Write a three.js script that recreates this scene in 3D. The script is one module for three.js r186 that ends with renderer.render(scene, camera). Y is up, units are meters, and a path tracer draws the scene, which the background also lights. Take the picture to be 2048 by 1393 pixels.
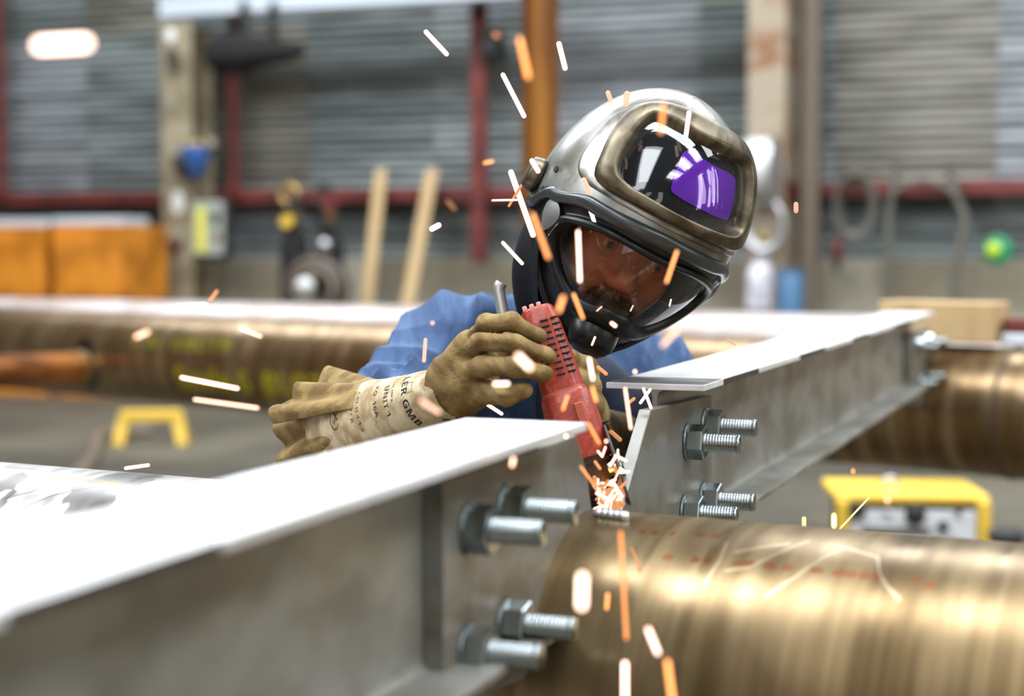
import * as THREE from 'three';
import { RoundedBoxGeometry } from 'three/addons/geometries/RoundedBoxGeometry.js';
import { mergeGeometries } from 'three/addons/utils/BufferGeometryUtils.js';
import { ImprovedNoise } from 'three/addons/math/ImprovedNoise.js';
import { RectAreaLightUniformsLib } from 'three/addons/lights/RectAreaLightUniformsLib.js';

// ------------------------------------------------------------------ camera, light, exposure
const scene = new THREE.Scene();
scene.background = new THREE.Color(0x0b0c0d);
const CAM_H = 1.25, YAW = THREE.MathUtils.degToRad(20.8), PITCH = THREE.MathUtils.degToRad(3.51);
const camera = new THREE.PerspectiveCamera(24, 2048 / 1393, 0.05, 100);
camera.position.set(0, CAM_H, 0);
camera.rotation.set(-PITCH, YAW, 0, 'YXZ');
camera.focus = 2.08;
camera.userData.fStop = 2.4;
scene.add(camera);
camera.updateMatrixWorld(true);

const renderer = new THREE.WebGLRenderer({ antialias: true });
renderer.toneMapping = THREE.LinearToneMapping;
renderer.toneMappingExposure = 0.78;
renderer.shadowMap.enabled = true;
RectAreaLightUniformsLib.init();

const HALL = { x0: -15, x1: 9, z0: -13.0, z1: 9, h: 7.2 };
const SKYLIGHTS = [   // x, z, width, length, brightness: translucent roof sheets
  [-1.5, -1.7, 11, 1.5, 24],
  [-3.5, -8.8, 13, 2.4, 16],
  [-7.0, 1.5, 1.8, 7, 24],
  [-0.2, 4.8, 2.0, 7.6, 7],
  ...[-9.6, -6.8, -4.0, -1.2, 1.6, 4.4].map((z) => [5.6, z, 2.8, 1.5, 14]),
];
const SIDE_WINDOWS = [[-0.4, 0.9], [-2.7, 0.6], [-4.0, 0.4]];   // z, width of the tall panes in the side wall the lens mirrors
const WINDOWS = [-4.6, -1.6, 1.4, 4.4];   // tall windows in the wall behind the camera
function areaLight(x, y, z, w, h, target, intensity, color) {
  const l = new THREE.RectAreaLight(color, intensity, w, h);
  l.position.set(x, y, z); l.lookAt(target); l.castShadow = true; scene.add(l); return l;
}
for (const [x, z, w, len, b] of SKYLIGHTS) {
  const l = areaLight(x, HALL.h - 0.06, z, w, len, new THREE.Vector3(x, 0, z), b, 0xf1f7ff);
  l.name = 'skylight_area';
}
for (const x of WINDOWS) areaLight(x, 3.0, HALL.z1 - 0.1, 1.3, 3.8, new THREE.Vector3(x, 3.0, 0), 1.0, 0xfff2e2).name = 'window_area';

for (const [z, w] of SIDE_WINDOWS) areaLight(HALL.x1 - 0.08, 3.6, z, w, 4.6, new THREE.Vector3(0, 3.6, z), 5, 0xfdf6ea).name = 'side_window_area';

// ------------------------------------------------------------------ measuring helpers (pixel of the 2048 x 1393 photograph -> point in the hall)
const V = (x, y, z) => new THREE.Vector3(x, y, z);
const FPX = 696.5 / Math.tan(THREE.MathUtils.degToRad(12));
const camQ = camera.quaternion.clone(), camP = camera.position.clone();
const ray = (px, py) => V((px - 1024) / FPX, -(py - 696.5) / FPX, -1).applyQuaternion(camQ);
const P = (px, py, d) => ray(px, py).multiplyScalar(d).add(camP);
const onAxis = (k) => (px, py, v) => { const r = ray(px, py); return r.multiplyScalar((v - camP[k]) / r[k]).add(camP); };
const onX = onAxis('x'), onY = onAxis('y'), onZ = onAxis('z');

// ------------------------------------------------------------------ seeded random, noise, textures
let seedState = 7;
const rnd = () => { seedState = (seedState * 1664525 + 1013904223) >>> 0; return seedState / 4294967296; };
const rr = (a, b) => a + (b - a) * rnd();
const IN = new ImprovedNoise();
const noise3 = (x, y, z) => IN.noise(x, y, z);
const smooth = (a, b, x) => { const t = Math.min(1, Math.max(0, (x - a) / (b - a))); return t * t * (3 - 2 * t); };
const lerp = (a, b, t) => a + (b - a) * t;

function hash2(x, y, s) { let h = (x * 374761393 + y * 668265263 + s * 1442695041) | 0; h = Math.imul(h ^ (h >>> 13), 1274126177); return ((h ^ (h >>> 16)) >>> 0) / 4294967296; }
function tileNoise(u, v, px, py, s) {          // value noise that repeats every px, py cells
  const x = u * px, y = v * py, xi = Math.floor(x), yi = Math.floor(y);
  let fx = x - xi, fy = y - yi; fx = fx * fx * (3 - 2 * fx); fy = fy * fy * (3 - 2 * fy);
  const m = (a, b) => ((a % b) + b) % b, a = hash2(m(xi, px), m(yi, py), s), b = hash2(m(xi + 1, px), m(yi, py), s), c = hash2(m(xi, px), m(yi + 1, py), s), d = hash2(m(xi + 1, px), m(yi + 1, py), s);
  return lerp(lerp(a, b, fx), lerp(c, d, fx), fy);
}
function fbm(u, v, px, py, oct, s) { let t = 0, a = 0.5, n = 0; for (let i = 0; i < oct; i++) { t += a * tileNoise(u, v, px << i, py << i, s + i * 17); n += a; a *= 0.55; } return t / n; }
function dataTex(w, h, fn, srgb) {
  const d = new Uint8Array(w * h * 4);
  for (let y = 0; y < h; y++) for (let x = 0; x < w; x++) { const c = fn(x / w, y / h); const i = (y * w + x) * 4; for (let k = 0; k < 3; k++) d[i + k] = Math.max(0, Math.min(255, (Array.isArray(c) ? c[k] : c) * 255)); d[i + 3] = 255; }
  const t = new THREE.DataTexture(d, w, h); t.magFilter = THREE.LinearFilter; t.minFilter = THREE.LinearMipmapLinearFilter; t.generateMipmaps = true;
  t.wrapS = t.wrapT = THREE.RepeatWrapping; if (srgb) t.colorSpace = THREE.SRGBColorSpace; t.needsUpdate = true; return t;
}
const mixc = (a, b, t) => a.map((x, i) => lerp(x, b[i], t));
// colour blotches between two sRGB colours; tile is the real size in metres of one repeat
function blotch(c1, c2, { px = 6, py = 6, oct = 5, s = 1, lo = 0.3, hi = 0.7, size = 256, tile = 1, specks = 0, speckC = [0.1, 0.09, 0.07] } = {}) {
  const t = dataTex(size, size, (u, v) => {
    let c = mixc(c1, c2, smooth(lo, hi, fbm(u, v, px, py, oct, s)));
    if (specks) { const k = tileNoise(u, v, 90, 90, s + 99); if (k > 1 - specks) c = mixc(c, speckC, 0.75); }
    return c;
  }, true);
  t.repeat.set(1 / tile, 1 / tile); return t;
}
function grey(lo, hi, { px = 8, py = 8, oct = 5, s = 3, size = 256, tile = 1 } = {}) { const t = dataTex(size, size, (u, v) => lerp(lo, hi, fbm(u, v, px, py, oct, s))); t.repeat.set(1 / tile, 1 / tile); return t; }
const std = (o) => new THREE.MeshStandardMaterial(o), phy = (o) => new THREE.MeshPhysicalMaterial(o);
const rgb = (r, g, b) => new THREE.Color().setRGB(r, g, b);

// ------------------------------------------------------------------ object helpers
const used = {};
function numbered(n) { if (!(n in used)) { used[n] = 0; return n; } used[n]++; return n + '_' + String(used[n]).padStart(3, '0'); }
function fin(m) { m.traverse((o) => { if (o.isMesh) { o.castShadow = true; o.receiveShadow = true; } }); return m; }
function thing(name, label, category, pos, group) {
  const o = new THREE.Group(); o.name = numbered(name); o.userData = { label, category }; if (group) o.userData.group = group;
  if (pos) o.position.copy(pos); scene.add(o); return o;
}
function part(name, geo, mat, parent, label) { const m = new THREE.Mesh(geo, mat); m.name = name; m.castShadow = m.receiveShadow = true; if (label) m.userData.label = label; parent.add(m); return m; }
function single(name, geo, mat, label, category, group) { const m = new THREE.Mesh(geo, mat); m.name = numbered(name); m.castShadow = m.receiveShadow = true; m.userData = { label, category }; if (group) m.userData.group = group; scene.add(m); return m; }
function structure(name, geo, mat, label, category) { const m = new THREE.Mesh(geo, mat); m.name = name; m.castShadow = m.receiveShadow = true; m.userData = { label, category, kind: 'structure' }; scene.add(m); return m; }

// uv in metres from the dominant side of each face
function uvBox(g, ox = 0, oy = 0) {
  g = g.index ? g.toNonIndexed() : g; const p = g.attributes.position, n = p.count, uv = new Float32Array(n * 2), a = V(), b = V(), c = V(), e = V(), f = V();
  for (let i = 0; i < n; i += 3) {
    a.fromBufferAttribute(p, i); b.fromBufferAttribute(p, i + 1); c.fromBufferAttribute(p, i + 2);
    e.subVectors(b, a).cross(f.subVectors(c, a)); const ax = Math.abs(e.x), ay = Math.abs(e.y), az = Math.abs(e.z);
    [a, b, c].forEach((q, k) => { let u, v; if (ax >= ay && ax >= az) { u = q.z; v = q.y; } else if (ay >= az) { u = q.z; v = q.x; } else { u = q.x; v = q.y; } uv[(i + k) * 2] = u + ox; uv[(i + k) * 2 + 1] = v + oy; });
  }
  g.setAttribute('uv', new THREE.BufferAttribute(uv, 2)); return g;
}
function box(w, h, d, x = 0, y = 0, z = 0, r = 0.002) { const g = new RoundedBoxGeometry(w, h, d, 1, Math.min(r, w / 2.01, h / 2.01, d / 2.01)); g.translate(x, y, z); return uvBox(g); }
function between(a, b) { const d = b.clone().sub(a), q = new THREE.Quaternion().setFromUnitVectors(V(0, 1, 0), d.clone().normalize()); return { mid: a.clone().add(b).multiplyScalar(0.5), len: d.length(), q }; }
function rod(a, b, r, r2 = r, seg = 16) { const k = between(a, b), g = new THREE.CylinderGeometry(r2, r, k.len, seg); g.applyQuaternion(k.q); g.translate(k.mid.x, k.mid.y, k.mid.z); return g; }
function bar(a, b, w, d, twist = 0) { const k = between(a, b), g = box(w, k.len, d); g.rotateY(twist); g.applyQuaternion(k.q); g.translate(k.mid.x, k.mid.y, k.mid.z); return g; }
function tube(pts, r, seg = 40, rs = 8, closed = false) { return new THREE.TubeGeometry(new THREE.CatmullRomCurve3(pts, closed), seg, r, rs, closed); }
function lathe(pts, seg = 24) { return new THREE.LatheGeometry(pts.map(([x, y]) => new THREE.Vector2(x, y)), seg); }
function extrude(pts, depth, bevel = 0.002) {
  const s = new THREE.Shape(pts.map(([x, y]) => new THREE.Vector2(x, y)));
  return new THREE.ExtrudeGeometry(s, { depth, bevelEnabled: bevel > 0, bevelSize: bevel, bevelThickness: bevel, bevelSegments: 1, steps: 1 });
}
const merge = (l) => mergeGeometries(l.map((g) => { g = g.index ? g.toNonIndexed() : g; for (const k of Object.keys(g.attributes)) if (!['position', 'normal', 'uv'].includes(k)) g.deleteAttribute(k); if (!g.attributes.uv) g.setAttribute('uv', new THREE.BufferAttribute(new Float32Array(g.attributes.position.count * 2), 2)); return g; }));

// smooth surface of a distance field on a grid (surface nets)
function surfaceNets(f, lo, hi, cell) {
  const nx = Math.ceil((hi.x - lo.x) / cell) + 1, ny = Math.ceil((hi.y - lo.y) / cell) + 1, nz = Math.ceil((hi.z - lo.z) / cell) + 1;
  const val = new Float32Array(nx * ny * nz), id = (i, j, k) => (k * ny + j) * nx + i;
  for (let k = 0; k < nz; k++) for (let j = 0; j < ny; j++) for (let i = 0; i < nx; i++) val[id(i, j, k)] = f(lo.x + i * cell, lo.y + j * cell, lo.z + k * cell);
  const vert = new Int32Array(nx * ny * nz).fill(-1), pos = [], idx = [];
  const cor = [[0, 0, 0], [1, 0, 0], [0, 1, 0], [1, 1, 0], [0, 0, 1], [1, 0, 1], [0, 1, 1], [1, 1, 1]], edg = [[0, 1], [2, 3], [4, 5], [6, 7], [0, 2], [1, 3], [4, 6], [5, 7], [0, 4], [1, 5], [2, 6], [3, 7]];
  for (let k = 0; k < nz - 1; k++) for (let j = 0; j < ny - 1; j++) for (let i = 0; i < nx - 1; i++) {
    let m = 0; const v = []; for (let c = 0; c < 8; c++) { const q = val[id(i + cor[c][0], j + cor[c][1], k + cor[c][2])]; v.push(q); if (q < 0) m++; }
    if (m === 0 || m === 8) continue;
    let x = 0, y = 0, z = 0, n = 0;
    for (const [a, b] of edg) if ((v[a] < 0) !== (v[b] < 0)) { const t = v[a] / (v[a] - v[b]); x += lerp(cor[a][0], cor[b][0], t); y += lerp(cor[a][1], cor[b][1], t); z += lerp(cor[a][2], cor[b][2], t); n++; }
    vert[id(i, j, k)] = pos.length / 3; pos.push(lo.x + (i + x / n) * cell, lo.y + (j + y / n) * cell, lo.z + (k + z / n) * cell);
  }
  const quad = (a, b, c, d, flip) => { if (a < 0 || b < 0 || c < 0 || d < 0) return; flip ? idx.push(a, c, b, a, d, c) : idx.push(a, b, c, a, c, d); };
  for (let k = 1; k < nz - 1; k++) for (let j = 1; j < ny - 1; j++) for (let i = 1; i < nx - 1; i++) {
    const a = val[id(i, j, k)] < 0;
    if (a !== (val[id(i + 1, j, k)] < 0)) quad(vert[id(i, j - 1, k - 1)], vert[id(i, j, k - 1)], vert[id(i, j, k)], vert[id(i, j - 1, k)], !a);
    if (a !== (val[id(i, j + 1, k)] < 0)) quad(vert[id(i - 1, j, k - 1)], vert[id(i - 1, j, k)], vert[id(i, j, k)], vert[id(i, j, k - 1)], !a);
    if (a !== (val[id(i, j, k + 1)] < 0)) quad(vert[id(i - 1, j - 1, k)], vert[id(i, j - 1, k)], vert[id(i, j, k)], vert[id(i - 1, j, k)], !a);
  }
  const g = new THREE.BufferGeometry(); g.setAttribute('position', new THREE.Float32BufferAttribute(pos, 3)); g.setIndex(idx);
  const nor = new Float32Array(pos.length), uv = new Float32Array(pos.length / 3 * 2), e = cell * 0.6, q = V();
  for (let i = 0; i < pos.length; i += 3) {
    const [x, y, z] = [pos[i], pos[i + 1], pos[i + 2]];
    q.set(f(x + e, y, z) - f(x - e, y, z), f(x, y + e, z) - f(x, y - e, z), f(x, y, z + e) - f(x, y, z - e)).normalize();
    nor.set([q.x, q.y, q.z], i); uv[i / 3 * 2] = x * 0.9 - z * 0.45; uv[i / 3 * 2 + 1] = y + z * 0.35 + x * 0.15;
  }
  g.setAttribute('normal', new THREE.BufferAttribute(nor, 3)); g.setAttribute('uv', new THREE.BufferAttribute(uv, 2)); return g;
}
const smin = (a, b, k) => { const h = Math.max(k - Math.abs(a - b), 0) / k; return Math.min(a, b) - h * h * k * 0.25; };
function cap(a, b, ra, rb) {    // tapered capsule as a distance function
  const dx = b.x - a.x, dy = b.y - a.y, dz = b.z - a.z, l2 = dx * dx + dy * dy + dz * dz || 1e-9;
  return (x, y, z) => { const px = x - a.x, py = y - a.y, pz = z - a.z; let t = (px * dx + py * dy + pz * dz) / l2; t = t < 0 ? 0 : t > 1 ? 1 : t; const ex = px - dx * t, ey = py - dy * t, ez = pz - dz * t; return Math.sqrt(ex * ex + ey * ey + ez * ez) - lerp(ra, rb, t); };
}
const ell = (c, rx, ry, rz) => (x, y, z) => { const a = (x - c.x) / rx, b = (y - c.y) / ry, d = (z - c.z) / rz, l = Math.sqrt(a * a + b * b + d * d); return (l - 1) * Math.min(rx, ry, rz) * (l > 1 ? 1 : 1); };
const blend = (list, k) => (x, y, z) => { let d = list[0](x, y, z); for (let i = 1; i < list.length; i++) d = smin(d, list[i](x, y, z), k); return d; };
function boundsOf(points, pad) { const b = new THREE.Box3().setFromPoints(points); return [b.min.subScalar(pad), b.max.addScalar(pad)]; }

// ------------------------------------------------------------------ materials
const bumpFine = grey(0, 1, { px: 24, py: 24, oct: 4, s: 11, tile: 0.25 });
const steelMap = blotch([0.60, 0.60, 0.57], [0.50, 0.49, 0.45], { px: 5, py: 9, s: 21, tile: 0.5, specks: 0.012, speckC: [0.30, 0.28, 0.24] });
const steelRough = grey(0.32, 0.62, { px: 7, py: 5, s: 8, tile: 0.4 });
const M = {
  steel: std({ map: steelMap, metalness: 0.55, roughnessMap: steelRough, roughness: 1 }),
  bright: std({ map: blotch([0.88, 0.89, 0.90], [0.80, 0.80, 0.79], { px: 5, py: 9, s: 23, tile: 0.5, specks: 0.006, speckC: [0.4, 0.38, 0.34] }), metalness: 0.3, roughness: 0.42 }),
  steelEdge: std({ color: rgb(0.46, 0.46, 0.45), metalness: 0.75, roughness: 0.38 }),
  scale: std({ map: blotch([0.34, 0.32, 0.29], [0.25, 0.22, 0.19], { s: 33, tile: 0.2 }), metalness: 0.4, roughness: 0.55 }),
  plate: std({ map: blotch([0.52, 0.52, 0.50], [0.44, 0.41, 0.35], { px: 4, py: 6, s: 41, tile: 0.35, lo: 0.4, hi: 0.75 }), metalness: 0.5, roughness: 0.5 }),
  zinc: std({ color: rgb(0.40, 0.45, 0.46), metalness: 1, roughness: 0.2 }),
  zincDark: std({ color: rgb(0.30, 0.36, 0.37), metalness: 1, roughness: 0.3 }),
  concrete: std({ map: blotch([0.62, 0.60, 0.53], [0.45, 0.42, 0.35], { px: 4, py: 4, s: 51, tile: 2.2, specks: 0.01 }), roughness: 0.92, bumpMap: bumpFine, bumpScale: 0.002 }),
  brickDark: std({ map: blotch([0.36, 0.34, 0.31], [0.27, 0.25, 0.22], { px: 4, py: 4, s: 57, tile: 2.4 }), roughness: 0.92 }),
  floor: std({ map: blotch([0.36, 0.34, 0.28], [0.27, 0.25, 0.20], { px: 5, py: 5, s: 61, tile: 3, specks: 0.01 }), roughness: 0.8 }),
  redPaint: std({ map: blotch([0.43, 0.17, 0.14], [0.33, 0.13, 0.11], { s: 71, tile: 0.8 }), roughness: 0.6 }),
  blackPaint: std({ color: rgb(0.008, 0.008, 0.007), roughness: 0.9 }),
  column: std({ map: blotch([0.60, 0.56, 0.46], [0.48, 0.43, 0.33], { px: 3, py: 6, s: 81, tile: 0.9 }), roughness: 0.6 }),
  columnRust: std({ map: blotch([0.62, 0.57, 0.49], [0.52, 0.38, 0.26], { px: 3, py: 5, s: 83, tile: 1.1, lo: 0.5, hi: 0.7 }), roughness: 0.65 }),
  columnDark: std({ color: rgb(0.045, 0.042, 0.03), roughness: 0.7 }),
  brown: std({ color: rgb(0.16, 0.12, 0.085), roughness: 0.6 }),
  paleBlue: std({ color: rgb(0.62, 0.68, 0.74), metalness: 0.2, roughness: 0.4 }),
  ochrePipe: std({ map: blotch([0.62, 0.40, 0.12], [0.40, 0.23, 0.06], { px: 4, py: 3, s: 91, tile: 0.7 }), metalness: 0.35, roughness: 0.4 }),
  orange: std({ map: blotch([0.84, 0.53, 0.14], [0.66, 0.40, 0.07], { px: 3, py: 3, s: 95, tile: 1.0 }), roughness: 0.55 }),
  yellow: std({ color: rgb(0.80, 0.52, 0.06), roughness: 0.45 }),
  wood: std({ map: dataTex(128, 256, (u, v) => mixc([0.80, 0.70, 0.52], [0.62, 0.50, 0.34], fbm(u, v, 14, 2, 4, 101)), true), roughness: 0.8 }),
  white: std({ color: rgb(0.75, 0.75, 0.73), roughness: 0.5 }),
  rubber: std({ color: rgb(0.018, 0.018, 0.017), roughness: 0.65 }),
  hoseGrey: std({ color: rgb(0.12, 0.115, 0.09), roughness: 0.6 }),
  silver: std({ color: rgb(0.62, 0.63, 0.64), metalness: 0.8, roughness: 0.35 }),
  brass: std({ color: rgb(0.55, 0.38, 0.14), metalness: 0.9, roughness: 0.35 }),
};
const sheetMats = [[0.60, 0.63, 0.62], [0.55, 0.585, 0.58], [0.66, 0.68, 0.69], [0.58, 0.57, 0.53]].map((c, i) => std({ map: blotch(c, c.map((x) => x * 0.72), { px: 2, py: 16, s: 110 + i, tile: 1.5, lo: 0.3, hi: 0.75 }), metalness: 0.35, roughness: 0.48 }));

// ------------------------------------------------------------------ the hall
const HW = HALL.x1 - HALL.x0, HD = HALL.z1 - HALL.z0, HX = (HALL.x0 + HALL.x1) / 2, HZ = (HALL.z0 + HALL.z1) / 2;
structure('floor', box(HW + 0.6, 0.2, HD + 0.6, HX, -0.1, HZ), M.floor, 'worn grey concrete workshop floor', 'floor');
structure('wall_left', box(0.25, HALL.h, HD + 0.5, HALL.x0 - 0.125, HALL.h / 2, HZ), M.brickDark, 'plain side wall of the workshop hall', 'wall');
structure('wall_right', box(0.25, HALL.h, HD + 0.5, HALL.x1 + 0.125, HALL.h / 2, HZ), M.brickDark, 'plain side wall beside the roller doors', 'wall');
{
  structure('ceiling', box(HW + 0.6, 0.2, HD + 0.6, HX, HALL.h + 0.1, HZ), std({ color: rgb(0.11, 0.11, 0.105), roughness: 0.9 }), 'grey workshop roof above the work', 'ceiling');
  const glow = std({ color: rgb(0.8, 0.8, 0.8), emissive: rgb(0.95, 0.98, 1), emissiveIntensity: 3, roughness: 0.8 });
  const nth = ['first', 'second', 'third', 'fourth', 'fifth', 'sixth'];
  SKYLIGHTS.forEach(([x, z, w, len], i) => structure('window_' + (i + 1), box(w, 0.04, len, x, HALL.h - 0.02, z), glow, i < 4 ? ['long translucent skylight strip straight above the beam gap', 'long translucent skylight strip close to the cladding wall', 'single translucent skylight strip over the side of the hall', 'broad translucent skylight strip behind the beams near the tall windows'][i] : nth[i - 4] + ' short translucent roof sheet from the cladding wall', 'skylight'));
  SIDE_WINDOWS.forEach(([z, w], i) => structure('window_' + (20 + i), box(0.04, 4.6, w, HALL.x1 - 0.02, 3.6, z), glow, ['widest', 'middle sized', 'narrowest'][i] + ' tall frosted pane in the plain side wall', 'window'));
  // wall behind the camera with its tall windows
  const g2 = [box(HW + 0.5, 1.1, 0.25, HX, 0.55, HALL.z1 + 0.125), box(HW + 0.5, HALL.h - 4.9, 0.25, HX, (HALL.h + 4.9) / 2, HALL.z1 + 0.125)];
  const edges = [HALL.x0 - 0.25, ...WINDOWS.flatMap((x) => [x - 0.65, x + 0.65]), HALL.x1 + 0.25];
  for (let i = 0; i < edges.length; i += 2) g2.push(box(edges[i + 1] - edges[i], 3.8, 0.25, (edges[i] + edges[i + 1]) / 2, 3.0, HALL.z1 + 0.125));
  structure('wall_front', merge(g2), M.brickDark, 'workshop wall opposite the corrugated cladding', 'wall');
  const wg = std({ color: rgb(0.8, 0.8, 0.8), emissive: rgb(1, 0.95, 0.88), emissiveIntensity: 2.5, roughness: 0.8 });
  WINDOWS.forEach((x, i) => structure('window_' + (i + 1 + SKYLIGHTS.length), box(1.3, 3.8, 0.03, x, 3.0, HALL.z1 + 0.1), wg, ['first', 'second', 'third', 'fourth'][i] + ' tall frosted window from the side wall, opposite the cladding', 'window'));
}
// back wall: concrete dado, red girt, corrugated sheets
const ZW = HALL.z0;
{
  const wall = structure('wall_back', box(HW + 0.5, HALL.h, 0.2, HX, HALL.h / 2, ZW - 0.14), M.blackPaint, 'corrugated iron cladding over a concrete dado with red girts', 'wall');
  const pitch = 0.076, amp = 0.017;
  function corrugated(w, h) {
    const n = Math.round(h / pitch) * 8, pos = [], idx = [], uv = [], nor = [];
    for (let i = 0; i <= n; i++) for (const x of [0, w]) {
      const y = i / n * h, a = 2 * Math.PI * y / pitch, s = amp * 2 * Math.PI / pitch * Math.sin(a), l = Math.hypot(1, s);
      pos.push(x, y, amp * Math.cos(a)); nor.push(0, s / l, 1 / l); uv.push(x, y);
    }
    for (let i = 0; i < n; i++) { const a = i * 2; idx.push(a, a + 1, a + 3, a, a + 3, a + 2); }
    const g = new THREE.BufferGeometry(); g.setAttribute('position', new THREE.Float32BufferAttribute(pos, 3)); g.setAttribute('normal', new THREE.Float32BufferAttribute(nor, 3)); g.setAttribute('uv', new THREE.Float32BufferAttribute(uv, 2)); g.setIndex(idx); return g;
  }
  const rows = [[1.70, 1.596], [3.22, 1.596], [4.74, 2.432]], sw = 1.22, geos = rows.map(([, h]) => corrugated(sw, h));
  let k = 0;
  for (let x = -14.98; x < 1.6; x += sw - 0.06) for (let r = 0; r < 3; r++) {
    const s = part('cladding_sheet', geos[r], sheetMats[(k * 7 + r * 3 + (k >> 1)) % 4], wall); s.position.set(x, rows[r][0], ZW + 0.012 + ((k + r) % 2) * 0.004 + r * 0.006); k++;
  }
  const wide = part('cladding_sheet', uvBox(new THREE.BoxGeometry(7.2, HALL.h - 1.7, 0.02)), sheetMats[1], wall); wide.position.set(5.3, (HALL.h + 1.7) / 2, ZW + 0.01);
  const low = corrugated(sw, 0.532); k = 0;
  for (let x = -14.98; x < 1.6; x += sw - 0.06) { const s = part('lower_cladding_sheet', low, sheetMats[(k * 3) % 4], wall); s.position.set(x, 1.14, ZW - 0.02 + (k++ % 2) * 0.003); }
  const dado = part('concrete_dado', box(HW, 1.16, 0.16, HX, 0.58, ZW + 0.02, 0.01), M.concrete, wall, 'stained concrete dado');
  part('red_girt', box(HW, 0.115, 0.30, HX, 1.70, ZW + 0.12, 0.008), M.redPaint, wall, 'red painted steel girt');
}
// posts on the wall
function post(px, w, y0, y1, mat, name, label, z = ZW + 0.16, d = 0.1) { const q = onZ(px, 300, z); return single(name, box(w, y1 - y0, d, q.x, (y0 + y1) / 2, z, 0.006), mat, label, 'post'); }
post(959, 0.125, 1.12, 6.9, M.redPaint, 'wall_post', 'stout red steel post on the cladding next to the ochre pipe', ZW + 0.32);
post(469, 0.085, 1.7, 6.9, M.redPaint, 'wall_post', 'thin dull red post on the cladding beside the beige portal column', ZW + 0.3, 0.06);
post(2, 0.09, 1.7, 6.9, M.redPaint, 'wall_post', 'thin dark red post on the cladding above the orange cabinets', ZW + 0.3, 0.06);
post(1622, 0.125, 0, 6.9, M.brown, 'wall_post', 'brown steel post standing between rusty column and hanging cables', ZW + 0.36, 0.12);

// portal columns and lintel
const ZC = -12.3;
function hColumn(px0, px1, top, depth, mat, name, label) {
  const a = onZ(px0, 300, ZC), b = onZ(px1, 300, ZC), w = b.x - a.x, c = thing(name, label, 'column', V((a.x + b.x) / 2, 0, ZC));
  part('front_flange', box(w, top, 0.025, 0, top / 2, -0.0125), mat, c);
  part('rear_flange', box(w, top, 0.025, 0, top / 2, -depth), mat, c);
  part('web', box(0.02, top, depth - 0.03, 0, top / 2, -depth / 2), mat, c);
  part('base_plate', box(w + 0.12, 0.03, depth + 0.15, 0, 0.015, -depth / 2), M.columnDark, c);
  return c;
}
const colL = hColumn(323, 384, onZ(350, 46, ZC).y, 0.34, M.column, 'portal_column', 'beige steel column with round holes carrying the control box');
{
  const loc = (px, py) => onZ(px, py, ZC).sub(colL.position);
  for (const [px, py, r, m, n] of [[341, 72, 0.055, M.white, 'round_reflector'], [342, 200, 0.05, M.concrete, 'round_reflector'], [356, 406, 0.06, M.white, 'oval_plate']]) {
    const q = loc(px, py), g = new THREE.SphereGeometry(r, 20, 12); g.scale(1, n === 'oval_plate' ? 1.75 : 1.1, 0.25); g.translate(q.x, q.y, 0.004); part(n, g, m, colL);
  }
  const q = loc(347, 122), g = new THREE.CylinderGeometry(0.065, 0.065, 0.012, 24); g.rotateX(Math.PI / 2); g.scale(1, 1.9, 1); g.rotateZ(0.2); g.translate(q.x, q.y, 0.002); part('slotted_hole', g, M.columnDark, colL);
}
const colR = hColumn(1494, 1570, 6.9, 0.5, M.columnRust, 'portal_column', 'tall beige column with rust patches behind the pale hose reel');
{
  const a = onZ(318, 30, ZC), b = onZ(1494, 30, ZC), y = a.y, L = thing('lintel_beam', 'pale blue grey steel lintel resting on the beige column', 'beam', V((a.x + b.x) / 2, y - 0.02, ZC - 0.12));
  const len = b.x - a.x;
  part('top_flange', box(len, 0.03, 0.26, 0, 0.17, 0), M.paleBlue, L); part('web', box(len, 0.14, 0.02, 0, 0.09, 0), M.paleBlue, L); part('bottom_flange', box(len, 0.03, 0.26, 0, 0.015, 0), M.paleBlue, L);
  part('front_cover', box(len, 0.13, 0.012, 0, 0.09, 0.118), M.paleBlue, L);
}
{ // black hoist slung under the lintel
  const c = onZ(500, 105, ZC + 0.05), h = thing('chain_hoist', 'black chain hoist hanging below the pale lintel beside the column', 'hoist', c); h.scale.setScalar(1.12);
  const g = lathe([[0, -0.36], [0.10, -0.35], [0.15, -0.28], [0.16, -0.05], [0.12, 0.05], [0.10, 0.2], [0.075, 0.34], [0.05, 0.44], [0, 0.45]], 28); g.rotateZ(-Math.PI / 2); part('motor_housing', g, M.blackPaint, h);
  part('gear_case', new THREE.SphereGeometry(0.165, 20, 14).scale(1.1, 0.8, 0.9).translate(-0.1, 0.02, 0), M.blackPaint, h);
  part('hook_strap', box(0.06, 0.34, 0.02, -0.05, 0.22, 0), M.blackPaint, h);
  part('hook_strap', box(0.06, 0.34, 0.02, 0.2, 0.2, 0), M.blackPaint, h);
}
{ // lamp bracket-like black box beside the red post
  const c = onZ(986, 88, ZW + 0.36), h = thing('junction_box', 'black junction box fixed beside the stout red post', 'box', c);
  part('case', box(0.15, 0.22, 0.18, 0, 0, 0, 0.02), M.blackPaint, h); part('cover', box(0.13, 0.18, 0.015, 0, 0, 0.095, 0.005), M.rubber, h); part('bracket', box(0.12, 0.05, 0.22, -0.02, -0.05, -0.14), M.blackPaint, h);
}
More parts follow.
